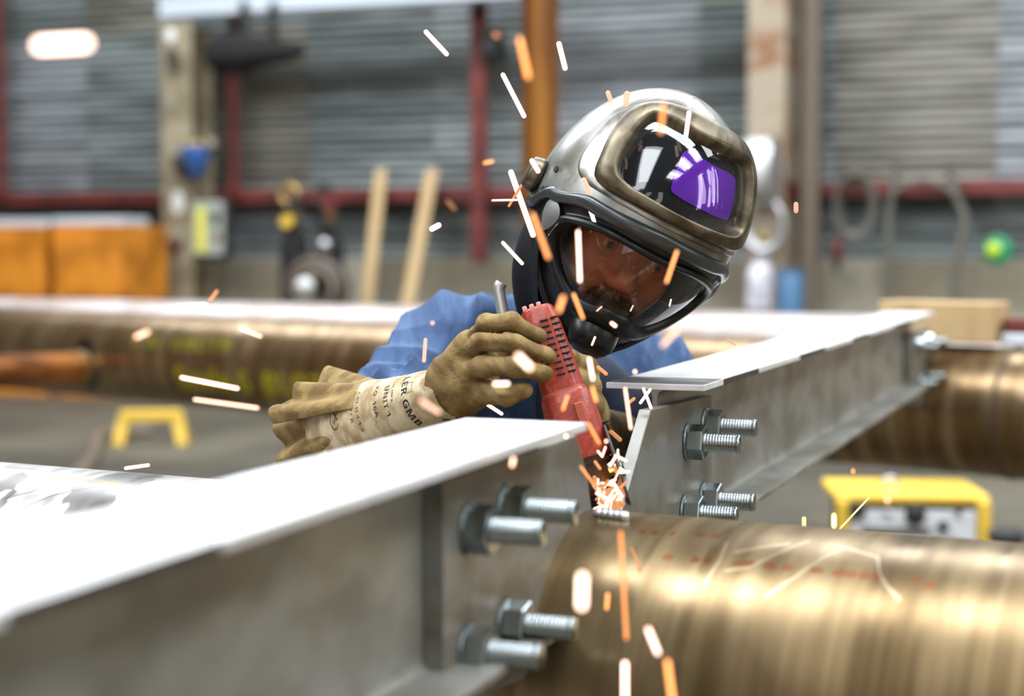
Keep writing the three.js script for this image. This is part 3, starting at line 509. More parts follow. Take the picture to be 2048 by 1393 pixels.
// ------------------------------------------------------------------ yellow power source and trestle on the floor
{
  const q = P(1826, 1000, 5.8), m = thing('welding_machine', 'yellow framed welding machine with white knob panel on the floor', 'machine', V(q.x, 0, q.z)); m.rotation.y = YAW - 0.06;
  const h = q.y, w = 0.54, d = 0.42, white = std({ color: rgb(0.68, 0.70, 0.72), roughness: 0.45 });
  part('body', box(w * 0.86, h - 0.06, d * 0.92, 0, h / 2, -d / 2, 0.01), std({ color: rgb(0.10, 0.095, 0.075), roughness: 0.6 }), m);
  part('front_panel', box(w * 0.82, h - 0.1, 0.012, 0, h / 2 + 0.012, 0, 0.004), white, m, 'white control panel');
  part('top_cover', box(w, 0.035, d, 0, h, -d / 2, 0.012), M.yellow, m, 'yellow top cover');
  for (const s of [-1, 1]) { part('side_rail', box(0.045, h, 0.05, s * (w / 2 - 0.022), h / 2, 0.0, 0.012), M.yellow, m); part('foot', box(0.09, 0.09, 0.1, s * (w / 2 - 0.03), 0.045, 0.01, 0.01), M.yellow, m); }
  const k = 5.8 / FPX, knob = (px, py, r, mat, n = 'knob') => part(n, lathe([[0, 0], [r, 0], [r, 0.012], [r * 0.8, 0.026], [0, 0.028]], 24).rotateX(Math.PI / 2).translate((px - 1826) * k, h + (1000 - py) * k, 0.005), mat, m);
  knob(1716, 1022, 0.028, M.rubber); knob(1830, 1030, 0.036, M.rubber); knob(1885, 1052, 0.019, M.rubber); knob(1915, 1022, 0.01, M.redPaint, 'indicator'); knob(1775, 1024, 0.012, M.silver, 'switch');
  part('lifting_eye', new THREE.TorusGeometry(0.025, 0.008, 8, 20).translate(-0.06, h + 0.035, -0.12), M.silver, m);
  part('nameplate', box(0.24, 0.03, 0.004, -0.06, h - 0.115, 0.006, 0.001), M.hoseGrey, m);
  const a = P(2012, 1070, 5.6), f = thing('cable_drum', 'low black rubber cable drum on the floor near the welding machine', 'drum', V(a.x, 0, a.z));
  part('body', lathe([[0, 0], [0.05, 0], [0.055, a.y - 0.02], [0.04, a.y + 0.02], [0, a.y + 0.025]], 24), M.rubber, f); part('rim', new THREE.TorusGeometry(0.054, 0.012, 8, 28).rotateX(Math.PI / 2).translate(0, a.y, 0), M.rubber, f);
}
{
  const q = onY(303, 889, 0.0), t = thing('floor_trestle', 'low yellow steel trestle on the floor under the lettered pipe', 'trestle', V(q.x, 0, q.z)); t.rotation.y = YAW + 0.1; const k = q.distanceTo(camP) / FPX;
  const h = 56 * k;
  part('top_bar', box(118 * k, 0.065, 0.1, 0, h, 0, 0.008), M.yellow, t);
  for (const s of [-1, 1]) { part('leg', bar(V(s * 62 * k, 0.0, 0.07), V(s * 50 * k, h, 0.02), 0.07, 0.03), M.yellow, t); part('leg', bar(V(s * 62 * k, 0.0, -0.2), V(s * 50 * k, h, -0.02), 0.07, 0.03), M.yellow, t); }
  single('floor_hose', tube([onY(300, 862, 0.03), onY(245, 866, 0.03), onY(205, 872, 0.03), onY(190, 900, 0.03), onY(160, 945, 0.03), onY(60, 990, 0.03)], 0.045, 60, 8), M.brown, 'brown hose snaking over the floor by the yellow trestle', 'hose');
}

// ------------------------------------------------------------------ welding helmet: every part is laid on one egg shaped surface, in directions (az, el) from the helmet's centre
const helmQ = camQ.clone().multiply(new THREE.Quaternion().setFromEuler(new THREE.Euler(0.26706, 0.28446, -0.4326, 'ZYX')));
const helmC = V(0.161, 0.1732, -2.22).applyQuaternion(camQ).add(camP);
const toHelm = (w) => w.clone().sub(helmC).applyQuaternion(helmQ.clone().invert());
const fromHelm = (x, y, z) => V(x, y, z).applyQuaternion(helmQ).add(helmC);
const RAD = [0.138, 0.186, 0.172], D2R = Math.PI / 180;
function egg(az, el, off = 0) {
  const a = az * D2R, e = el * D2R, d = V(Math.sin(a) * Math.cos(e), Math.sin(e), Math.cos(a) * Math.cos(e));
  const t = 1 / Math.sqrt((d.x / RAD[0]) ** 2 + (d.y / RAD[1]) ** 2 + (d.z / RAD[2]) ** 2); d.multiplyScalar(t + off);
  const k = smooth(0.01, 0.17, -d.y); d.x *= 1 - 0.2 * k; return d;
}
function gridGeo(n, m, fn, wrapU = false, uvScale = 1) {
  const pos = [], uv = [], idx = [];
  for (let j = 0; j <= m; j++) for (let i = 0; i <= n; i++) { const p = fn(i / n, j / m); pos.push(p.x, p.y, p.z); uv.push(i / n * uvScale, j / m * uvScale); }
  for (let j = 0; j < m; j++) for (let i = 0; i < n; i++) { const a = j * (n + 1) + i, b = a + n + 1; idx.push(a, a + 1, b + 1, a, b + 1, b); }
  const g = new THREE.BufferGeometry(); g.setAttribute('position', new THREE.Float32BufferAttribute(pos, 3)); g.setAttribute('uv', new THREE.Float32BufferAttribute(uv, 2)); g.setIndex(idx); g.computeVertexNormals();
  if (wrapU) { const nn = g.attributes.normal; for (let j = 0; j <= m; j++) { const a = j * (n + 1), b = a + n, v = V(nn.getX(a) + nn.getX(b), nn.getY(a) + nn.getY(b), nn.getZ(a) + nn.getZ(b)).normalize(); nn.setXYZ(a, v.x, v.y, v.z); nn.setXYZ(b, v.x, v.y, v.z); } }
  return g;
}
function outline(half, n = 96) {  // half outline from top middle over +az to bottom middle -> closed smooth loop of n points
  const pts = [...half, ...half.slice(1, -1).reverse().map(([a, e]) => [-a, e])], c = new THREE.CatmullRomCurve3(pts.map(([a, e]) => V(a, e, 0)), true, 'centripetal');
  return c.getSpacedPoints(n).slice(0, n).map((p) => [p.x, p.y]);
}
function align(a, b) { // same length, both start at the top middle
  return [a, b];
}
const eggUV = (g, s = 6) => { const p = g.attributes.position, uv = g.attributes.uv; for (let i = 0; i < p.count; i++) { const x = p.getX(i), y = p.getY(i), z = p.getZ(i); uv.setXY(i, (Math.atan2(x, z) * 0.15) * s, y * s); } return g; };
function ringPatch(inner, outer, profile) { // profile: [t, off] from inner to outer outline
  const n = inner.length;
  return eggUV(gridGeo(n, profile.length - 1, (u, v) => { const i = Math.round(u * n) % n, [t, off] = profile[Math.round(v * (profile.length - 1))], a = lerp(inner[i][0], outer[i][0], t), e = lerp(inner[i][1], outer[i][1], t); return egg(a, e, off); }, true));
}
function badge(out, off, rings = 10, centre, dome = 0) {
  const n = out.length, c = centre || [out.reduce((s, p) => s + p[0], 0) / n, out.reduce((s, p) => s + p[1], 0) / n];
  return eggUV(gridGeo(n, rings, (u, v) => { const i = Math.round(u * n) % n; return egg(lerp(c[0], out[i][0], v), lerp(c[1], out[i][1], v), off + dome * (1 - v * v)); }, true));
}
const curveAt = (tab, a) => { a = Math.abs(a); for (let i = 1; i < tab.length; i++) if (a <= tab[i][0]) { const t = (a - tab[i - 1][0]) / (tab[i][0] - tab[i - 1][0]); return lerp(tab[i - 1][1], tab[i][1], t * t * (3 - 2 * t)); } return tab[tab.length - 1][1]; };
const rimEl = (a) => curveAt([[0, 8.5], [38, 7], [64, 0], [86, -12], [112, -20], [180, -26]], a);
const scuff = blotch([0.62, 0.62, 0.60], [0.40, 0.38, 0.33], { px: 5, py: 5, oct: 6, s: 201, lo: 0.38, hi: 0.72, tile: 1, specks: 0.05, speckC: [0.30, 0.27, 0.20], size: 512 });
const bronze = blotch([0.42, 0.38, 0.30], [0.26, 0.22, 0.14], { px: 8, py: 8, oct: 6, s: 205, tile: 1, specks: 0.04, speckC: [0.55, 0.50, 0.40], size: 512 });
const HM = {
  shell: phy({ map: scuff, metalness: 0.7, roughness: 0.34, clearcoat: 0.3, clearcoatRoughness: 0.25 }),
  bezel: phy({ map: bronze, metalness: 0.65, roughness: 0.4, clearcoat: 0.2, clearcoatRoughness: 0.3 }),
  brim: phy({ color: rgb(0.03, 0.033, 0.034), roughness: 0.36, clearcoat: 0.35, clearcoatRoughness: 0.2 }),
  black: phy({ color: rgb(0.008, 0.009, 0.010), roughness: 0.36, specularIntensity: 0.55, clearcoat: 0.12, clearcoatRoughness: 0.3 }),
  hood: phy({ color: rgb(0.009, 0.010, 0.012), roughness: 0.65, specularIntensity: 0.5 }),
  grey: std({ color: rgb(0.14, 0.15, 0.15), roughness: 0.4 }),
  dark: phy({ color: rgb(0.01, 0.011, 0.013), roughness: 0.08, clearcoat: 1, clearcoatRoughness: 0.03 }),
  purple: phy({ color: rgb(0.13, 0.025, 0.40), roughness: 0.1, metalness: 0.3, clearcoat: 1, clearcoatRoughness: 0.03 }),
  clear: phy({ color: rgb(0.97, 0.97, 0.97), transmission: 1, thickness: 0, roughness: 0.03, ior: 1.5 }),
  visor: phy({ color: rgb(0.76, 0.60, 0.50), transmission: 1, thickness: 0, roughness: 0.02, ior: 1.5 }),
};
const helmet = thing('welding_helmet', 'scuffed silver and black welding helmet with purple filter and raised clear face shield', 'helmet', helmC);
helmet.quaternion.copy(helmQ);
{
  // shell with an inner skin
  const shellG = (off) => eggUV(gridGeo(120, 30, (u, v) => { const a = -180 + 360 * u; return egg(a, lerp(rimEl(a), 89.9, v), off); }, true), 4);
  const shell = part('shell', merge([shellG(0), shellG(-0.006)]), HM.shell, helmet, 'scuffed silver helmet shell');
  const plateO = outline([[0, 69], [30, 68], [58, 62], [69, 48], [65, 33], [61, 19], [53, 13.5], [30, 12.5], [0, 12.5]]);
  const bezO = outline([[0, 66], [25, 65], [47, 61], [58, 52], [54, 38], [49, 27], [45, 17.5], [38, 15], [20, 14.5], [0, 14.5]]);
  const winO = outline([[0, 51.5], [20, 52.3], [34, 52.8], [38.5, 52], [40, 48], [38.5, 36], [36.5, 27], [33, 23], [27, 21], [15, 20], [0, 19.5]]);
  part('side_plate', ringPatch(bezO, plateO, [[-0.3, 0.005], [0.2, 0.006], [0.8, 0.0055], [0.95, 0.004], [1, -0.002]]), HM.shell, helmet);
  const bezel = part('visor_frame', ringPatch(winO, bezO, [[-0.06, -0.004], [-0.01, 0.006], [0.03, 0.015], [0.1, 0.0185], [0.2, 0.0195], [0.5, 0.0195], [0.78, 0.0175], [0.92, 0.0135], [0.98, 0.008], [1, 0.001]]), HM.bezel, helmet, 'bronze grey raised visor frame');
  const lens = part('filter_cartridge', badge(winO, 0.001), HM.dark, helmet, 'dark glossy filter cartridge');
  const inset = outline([[0, 46], [16, 46.5], [20, 45.5], [20.5, 42], [19, 30], [18, 27.5], [14, 26.5], [0, 26]]).map(([a, e]) => [a + 9, e]);
  part('purple_filter', badge(inset, 0.003), HM.purple, lens, 'purple auto-darkening window');
  part('cover_lens', badge(winO, 0.009, 10, null, 0.002), HM.clear, lens);
  // brim along the rim
  const prof = [[2.2, -0.001], [2.0, 0.005], [0.9, 0.0085], [-0.4, 0.0095], [-2.4, 0.0085], [-4.2, 0.006], [-4.6, 0.001], [-4.4, -0.008]];
  part('brim', eggUV(gridGeo(100, prof.length - 1, (u, v) => { const a = lerp(-100, 100, u), [e, o] = prof[Math.round(v * (prof.length - 1))]; return egg(a, rimEl(a) + e, o * (0.55 + 0.45 * Math.cos(Math.min(90, Math.abs(a)) * D2R) + 0.25)); })), HM.brim, helmet, 'glossy dark brim');
  // knobs, screws
  for (const s of [-1, 1]) {
    const c = egg(s * 97, -2, 0), nrm = c.clone().setY(c.y * 0.4).normalize(), g = lathe([[0, 0], [0.024, 0], [0.0245, 0.006], [0.0215, 0.016], [0.019, 0.018], [0, 0.0185]], 28); g.applyQuaternion(new THREE.Quaternion().setFromUnitVectors(V(0, 1, 0), nrm)); g.translate(c.x, c.y, c.z);
    const k = part('pivot_knob', g, HM.bezel, helmet, 'round pivot knob'); 
    const s1 = egg(s * 76, 9, 0.0005), q = new THREE.CylinderGeometry(0.0045, 0.005, 0.003, 16); q.applyQuaternion(new THREE.Quaternion().setFromUnitVectors(V(0, 1, 0), s1.clone().normalize())); q.translate(s1.x, s1.y, s1.z); part('screw', q, HM.black, helmet);
  }
  { // worn lettering by the knob
    const t = canvasTex(256, 64, (g, w, h) => { g.clearRect(0, 0, w, h); g.fillStyle = '#15130f'; g.font = 'bold 46px sans-serif'; g.fillText('S', 8, 48); g.fillText('EX', 150, 48); g.beginPath(); g.arc(112, 32, 20, 0, 7); g.fill(); g.fillRect(60, 30, 24, 8); });
    const g = gridGeo(16, 4, (u, v) => egg(lerp(-88, -70, u), lerp(-5.5, -1, v) + lerp(-4, 3, u), 0.0008)); part('lettering', g, std({ map: t, transparent: true, roughness: 0.5 }), shell);
  }
  // raised face shield and its black mask
  const W = outline([[0, -2.5], [20, -2.5], [37, -6], [48, -11], [52.5, -21], [45, -32], [31, -38.5], [18, -37.5], [9, -34.5], [0, -34]]), O = outline([[0, 8], [42, 6], [66, -5], [73, -16], [71, -31], [60, -47], [42, -58], [16, -65], [0, -66]]);
  part('mask', ringPatch(W, O, [[-0.03, -0.02], [0.0, -0.006], [0.05, 0.001], [0.16, 0.004], [0.3, 0.003], [0.34, -0.003], [0.45, -0.003], [0.75, -0.002], [0.93, -0.001], [1, 0.0035], [1.03, -0.006], [1.0, -0.02]]), HM.black, helmet, 'black face mask surround');
  part('face_shield', badge(W, -0.007, 14, [0, -17]), HM.visor, helmet, 'clear curved face shield');
  const lip = O.filter(([, e]) => e < -20).sort((p, q) => p[0] - q[0]).map(([a, e]) => egg(a, e, 0.002)); part('chin_rim', tube(lip, 0.0055, 80, 8), HM.black, helmet);
  for (const s of [-1, 1]) { const po = [[-1, -6], [4, -3], [12, -5], [14, -9], [8, -17], [2, -20], [-2, -14]].map(([a, e]) => [s * (64 - a * 0.9), e]); const c = new THREE.CatmullRomCurve3(po.map(([a, e]) => V(a, e, 0)), true).getSpacedPoints(40).slice(0, 40).map((p) => [p.x, p.y]); part('side_panel', badge(c, 0.004, 4, null, 0.004), HM.grey, helmet, 'grey plastic wedge beside the shield'); }
  // speech valve
  const vc = egg(-3, -51, 0.0), vn = vc.clone().normalize(), vg = lathe([[0.0, 0.026], [0.012, 0.0255], [0.022, 0.021], [0.028, 0.012], [0.030, 0.0], [0.030, -0.01]].reverse(), 28); vg.scale(1.12, 1, 0.95); vg.applyQuaternion(new THREE.Quaternion().setFromUnitVectors(V(0, 1, 0), vn)); vg.translate(vc.x, vc.y, vc.z);
  part('exhale_valve', vg, HM.black, helmet, 'domed black valve at the chin');
  // hood and head band
  const hoodG = gridGeo(72, 20, (u, v) => { const a = lerp(62, 298, u), b = a > 180 ? a - 360 : a, top = rimEl(b) + 3, w = Math.sin(u * Math.PI); const fold = 0.004 * Math.sin(u * 46) * v; return egg(b, lerp(top, -66 - 6 * w, v), lerp(-0.008, 0.016, smooth(0, 0.6, v)) * (0.4 + 0.6 * w) + 0.022 * smooth(0.15, 0.7, v) * smooth(0.02, 0.14, u) * smooth(0.98, 0.86, u) + fold); });
  part('neck_hood', eggUV(hoodG), HM.hood, helmet, 'black fabric neck hood');
  const bp = [[1003, 566], [998, 575], [1001, 600], [1008, 636], [1012, 660]].map(([x, y]) => toHelm(P(x, y, 2.19))); const bg = new THREE.TubeGeometry(new THREE.CatmullRomCurve3(bp), 24, 0.0085, 10); part('strap_buckle', bg, M.silver, helmet, 'shiny curved strap buckle');
  const mt = canvasTex(256, 32, (g, w, h) => { g.clearRect(0, 0, w, h); g.fillStyle = '#d8d8d4'; g.font = '22px sans-serif'; g.fillText('m', 4, 24); g.beginPath(); g.arc(52, 16, 9, 0, 7); g.fill(); g.fillText('K  n  1.100', 76, 24); });
  part('moulded_marks', gridGeo(20, 2, (u, v) => egg(lerp(-56, -47, u), lerp(-22, -6, u) + lerp(-0.9, 0.9, v), 0.0062)), std({ map: mt, transparent: true, roughness: 0.5 }), helmet);
}

// ------------------------------------------------------------------ the worker
const J = {
  neck: P(1135, 735, 2.56), chest: P(1125, 800, 2.64), hip: P(1140, 905, 3.1), shR: P(905, 702, 2.48), shL: P(1305, 775, 2.68), elR: P(735, 850, 2.29), wrR: P(900, 780, 2.07), elL: P(1290, 935, 2.66), wrL: P(1160, 868, 2.19),
};
J.hipR = J.hip.clone().add(V(-0.08, -0.03, 0.03)); J.hipL = J.hip.clone().add(V(0.08, -0.03, -0.03));
J.knR = V(J.hipR.x - 0.06, 0.48, J.hipR.z + 0.12); J.knL = V(J.hipL.x + 0.06, 0.48, J.hipL.z + 0.08); J.anR = V(J.knR.x - 0.02, 0.09, J.knR.z - 0.1); J.anL = V(J.knL.x + 0.02, 0.09, J.knL.z - 0.12);
const person = thing('person', 'person in blue work shirt bent over the beams, gripping a red grinder in tan gloves', 'person', V(J.hip.x, 0, J.hip.z));
const OFF = person.position;
const local = (g) => g.translate(-OFF.x, -OFF.y, -OFF.z);
{
  // head, in the helmet's axes
  const q = (x, y, z) => V(x, y, z);
  const headF = (() => {
    const core = blend([ell(q(0, 0.045, -0.005), 0.076, 0.098, 0.094), ell(q(0, -0.045, 0.02), 0.060, 0.078, 0.066), cap(q(-0.03, -0.11, 0.045), q(0.03, -0.11, 0.045), 0.030, 0.030), cap(q(0, -0.128, 0.062), q(0, -0.12, 0.05), 0.019, 0.024), ell(q(-0.047, -0.055, 0.05), 0.024, 0.026, 0.026), ell(q(0.047, -0.055, 0.05), 0.024, 0.026, 0.026), cap(q(-0.04, -0.004, 0.076), q(0.04, -0.004, 0.076), 0.013, 0.013)], 0.035);
    const nose = blend([cap(q(0, -0.018, 0.083), q(0, -0.06, 0.108), 0.0095, 0.0125), ell(q(-0.011, -0.067, 0.096), 0.009, 0.009, 0.011), ell(q(0.011, -0.067, 0.096), 0.009, 0.009, 0.011)], 0.012);
    const lips = blend([cap(q(-0.02, -0.098, 0.087), q(0.02, -0.098, 0.087), 0.007, 0.007), cap(q(-0.016, -0.107, 0.087), q(0.016, -0.107, 0.087), 0.0075, 0.0075)], 0.006);
    const lids = [-1, 1].map((s) => ell(q(s * 0.036, -0.026, 0.069), 0.0165, 0.0145, 0.0145));
    const ears = [-1, 1].map((s) => ell(q(s * 0.077, -0.035, -0.01), 0.009, 0.03, 0.018));
    const neck = cap(q(0, -0.08, -0.02), toHelm(J.neck), 0.056, 0.062);
    const all = blend([core, neck], 0.03);
    return (x, y, z) => {
      let d = all(x, y, z);
      for (const s of [-1, 1]) { const e = Math.hypot((x - s * 0.036) / 1.35, y + 0.024, (z - 0.084) / 0.9) - 0.013; d = -smin(-d, e, 0.014); }
      d = smin(d, nose(x, y, z), 0.016); d = smin(d, lips(x, y, z), 0.008); for (const l of lids) d = smin(d, l(x, y, z), 0.006); for (const e of ears) d = smin(d, e(x, y, z), 0.01);
      d += 0.0009 * Math.sin(y * 420 + x * 60) * smooth(0.02, 0.05, y) * smooth(0.03, 0.07, z);   // forehead lines
      return d;
    };
  })();
  const g = surfaceNets(headF, V(-0.11, -0.2, -0.12), V(0.11, 0.16, 0.14), 0.0034);
  // skin, brows and irises as vertex colours
  const paint = (geo, fn) => { const p = geo.attributes.position, c = new Float32Array(p.count * 3); for (let i = 0; i < p.count; i++) c.set(fn(p.getX(i), p.getY(i), p.getZ(i)), i * 3); geo.setAttribute('color', new THREE.BufferAttribute(c, 3)); return geo; };
  paint(g, (x, y, z) => {
    let c = [0.50, 0.24, 0.16]; const n = noise3(x * 60, y * 60, z * 60); c = c.map((v) => v * (1 + 0.12 * n));
    if (z > 0.05) { const ex = Math.abs(x); const brow = smooth(0.009, 0.005, Math.abs(y + 0.002 + (ex - 0.036) * 0.12)) * smooth(0.012, 0.018, ex) * smooth(0.062, 0.054, ex); c = mixc(c, [0.07, 0.045, 0.03], 0.8 * brow); const lip = smooth(0.009, 0.005, Math.abs(y + 0.103)) * smooth(0.028, 0.02, ex); c = mixc(c, [0.42, 0.14, 0.12], 0.6 * lip); const stub = smooth(-0.085, -0.11, y) * 0.45; c = mixc(c, [0.16, 0.11, 0.09], stub); }
    return c;
  });
  const pieces = [g];
  for (const s of [-1, 1]) { // eyes
    const e = new THREE.SphereGeometry(0.0125, 24, 18); e.translate(s * 0.036, -0.0262, 0.0725);
    paint(e, (x, y, z) => { const dx = x - s * 0.036 - 0.001, dy = y + 0.0275, r = Math.hypot(dx, dy); return z < 0.07 ? [0.5, 0.24, 0.16] : r < 0.0023 ? [0.005, 0.005, 0.005] : r < 0.0058 ? [0.05, 0.07, 0.065] : [0.50, 0.45, 0.41]; });
    pieces.push(e);
    // upper and lower lids close over the ball
    const lid = new THREE.SphereGeometry(0.0138, 20, 10, 0, Math.PI * 2, 0, 1.02); lid.rotateX(0.26); lid.translate(s * 0.036, -0.0258, 0.0722); paint(lid, () => [0.42, 0.2, 0.135]); pieces.push(lid);
    const low = new THREE.SphereGeometry(0.0136, 20, 10, 0, Math.PI * 2, 0, 0.98); low.rotateX(Math.PI - 0.18); low.translate(s * 0.036, -0.0268, 0.0718); paint(low, () => [0.44, 0.2, 0.14]); pieces.push(low);
  }
  const M4 = new THREE.Matrix4().compose(helmC, helmQ, V(1, 1, 1));
  for (const k of pieces) k.applyMatrix4(M4);
  // trunk and limbs under the clothes
  const limbs = blend([cap(J.neck, J.chest, 0.06, 0.11), cap(J.chest, J.hip, 0.11, 0.11), cap(J.shR, J.chest, 0.055, 0.1), cap(J.shL, J.chest, 0.055, 0.1), cap(J.shR, J.elR, 0.046, 0.038), cap(J.elR, J.wrR, 0.036, 0.026), cap(J.shL, J.elL, 0.046, 0.038), cap(J.elL, J.wrL, 0.036, 0.026), cap(J.hipR, J.knR, 0.075, 0.05), cap(J.knR, J.anR, 0.048, 0.035), cap(J.hipL, J.knL, 0.075, 0.05), cap(J.knL, J.anL, 0.048, 0.035)], 0.05);
  const [lo, hi] = boundsOf(Object.values(J), 0.16); const tg = surfaceNets(limbs, lo, hi, 0.022); paint(tg, () => [0.5, 0.24, 0.16]); pieces.push(tg);
  const flat = pieces.map((k) => { k = k.index ? k.toNonIndexed() : k; return k; });
  const body = local(mergeGeometries(flat)); part('body', body, phy({ vertexColors: true, roughness: 0.5 }), person);
  // moustache
  const mous = blend([cap(V(-0.002, -0.083, 0.098), V(-0.024, -0.092, 0.089), 0.007, 0.0065), cap(V(0.002, -0.083, 0.098), V(0.024, -0.092, 0.089), 0.007, 0.0065), cap(V(-0.024, -0.092, 0.089), V(-0.034, -0.108, 0.078), 0.0065, 0.004), cap(V(0.024, -0.092, 0.089), V(0.034, -0.108, 0.078), 0.0065, 0.004)], 0.006);
  const mg = surfaceNets((x, y, z) => mous(x, y, z) + 0.0008 * noise3(x * 500, y * 140, z * 200), V(-0.05, -0.125, 0.06), V(0.05, -0.065, 0.115), 0.0022); mg.applyMatrix4(M4);
  part('moustache', local(mg), std({ color: rgb(0.055, 0.036, 0.024), roughness: 0.8 }), person, 'dark greying moustache');
}
{
  // blue shirt: trunk, sleeves, collar, with folds pulled across the cloth
  const trunk = blend([cap(J.chest, J.hip.clone().lerp(J.chest, 0.25), 0.165, 0.16), cap(J.shR.clone().lerp(J.neck, 0.12), J.neck.clone().add(V(-0.02, 0.0, -0.06)), 0.07, 0.08), cap(J.shL, J.neck.clone().add(V(-0.02, 0, -0.06)), 0.07, 0.085), cap(J.shR, J.chest, 0.082, 0.15), cap(J.shL, J.chest, 0.07, 0.14)], 0.07);
  const slR = blend([cap(J.shR, J.elR, 0.08, 0.062), cap(J.elR, J.elR.clone().lerp(J.wrR, 0.55), 0.062, 0.05)], 0.03), slL = blend([cap(J.shL, J.elL, 0.068, 0.058), cap(J.elL, J.elL.clone().lerp(J.wrL, 0.8), 0.056, 0.045)], 0.03);
  const collar = cap(P(978, 622, 2.42), P(1030, 660, 2.44), 0.03, 0.045);
  const ax = J.elR.clone().sub(J.shR).normalize(), f0 = blend([trunk, slR, slL, collar], 0.04);
  const across = V(0, 1, 0).cross(ax).normalize();
  const fold = (x, y, z) => {
    const s = (x - J.shR.x) * ax.x + (y - J.shR.y) * ax.y + (z - J.shR.z) * ax.z, c = (x - J.shR.x) * across.x + (y - J.shR.y) * across.y + (z - J.shR.z) * across.z;
    const n = noise3(s * 4 + 1.7, c * 5, z * 3), n2 = noise3(x * 8 + 4, y * 8, z * 8);
    const ridge = (v) => { const t = Math.abs(((v / Math.PI) % 2 + 2) % 2 - 1); return (1 - t) ** 1.5; };     // sharp crests, wide valleys
    const m = ridge(s * 78 + c * 52 + n * 5), k = ridge(c * 95 - s * 26 + n * 5 + y * 14), e = ridge(s * 130 - c * 55 + n2 * 4);
    return -0.024 * m * (0.3 + 0.7 * smooth(0.05, 0.2, s)) * (0.65 + 0.5 * n2) - 0.022 * k * (1 - 0.6 * smooth(0.1, 0.25, s)) * (0.6 + 0.6 * n) - 0.012 * e * smooth(0.12, 0.26, s) + 0.016;
  };
  const f = (x, y, z) => { const d = f0(x, y, z); return d > 0.05 || d < -0.05 ? d : d + fold(x, y, z); };
  const [lo, hi] = boundsOf([J.shR, J.shL, J.elR, J.elL, J.chest, J.neck, J.wrR], 0.17); hi.y = Math.max(hi.y, J.shR.y + 0.14);
  const g = surfaceNets(f, lo, hi, 0.0068);
  part('shirt', local(g), std({ map: blotch([0.23, 0.33, 0.47], [0.18, 0.27, 0.41], { px: 30, py: 30, oct: 3, s: 231, tile: 0.3 }), roughness: 0.85 }), person, 'blue cotton work shirt');
  const tr = blend([cap(J.hip.clone().lerp(J.chest, 0.3), J.hip, 0.15, 0.165), cap(J.hipR, J.knR, 0.105, 0.085), cap(J.knR, J.anR, 0.085, 0.075), cap(J.hipL, J.knL, 0.105, 0.085), cap(J.knL, J.anL, 0.085, 0.075)], 0.06);
  const [l2, h2] = boundsOf([J.hip, J.hip.clone().lerp(J.chest, 0.3), J.knR, J.knL, J.anR, J.anL], 0.2); l2.y = Math.max(l2.y, 0.03);
  part('trousers', local(surfaceNets((x, y, z) => tr(x, y, z) + 0.008 * noise3(x * 9, y * 5, z * 9), l2, h2, 0.02)), std({ color: rgb(0.02, 0.026, 0.045), roughness: 0.85 }), person, 'navy work trousers');
  // added front piece: navy chest with its shade put into the colour
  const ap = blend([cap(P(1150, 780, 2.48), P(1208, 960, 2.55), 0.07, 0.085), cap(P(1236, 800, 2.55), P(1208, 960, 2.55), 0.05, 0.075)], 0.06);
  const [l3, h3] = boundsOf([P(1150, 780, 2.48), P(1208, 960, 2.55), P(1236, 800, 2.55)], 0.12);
  part('shaded_front', local(surfaceNets((x, y, z) => ap(x, y, z) + 0.012 * noise3(x * 12, y * 7, z * 12), l3, h3, 0.011)), std({ color: rgb(0.012, 0.018, 0.040), roughness: 0.8 }), person, 'dark navy torso front with shade put into its colour');
  for (const [an, n] of [[J.anR, 0], [J.anL, 1]]) { const bf = blend([cap(V(an.x, 0.13, an.z), V(an.x, 0.05, an.z), 0.06, 0.058), cap(V(an.x, 0.045, an.z), V(an.x + 0.07, 0.04, an.z + 0.13), 0.05, 0.045)], 0.04); part('boot', local(surfaceNets((x, y, z) => Math.max(bf(x, y, z), -y + 0.004), V(an.x - 0.13, -0.01, an.z - 0.13), V(an.x + 0.18, 0.24, an.z + 0.24), 0.014)), M.rubber, person); }
}
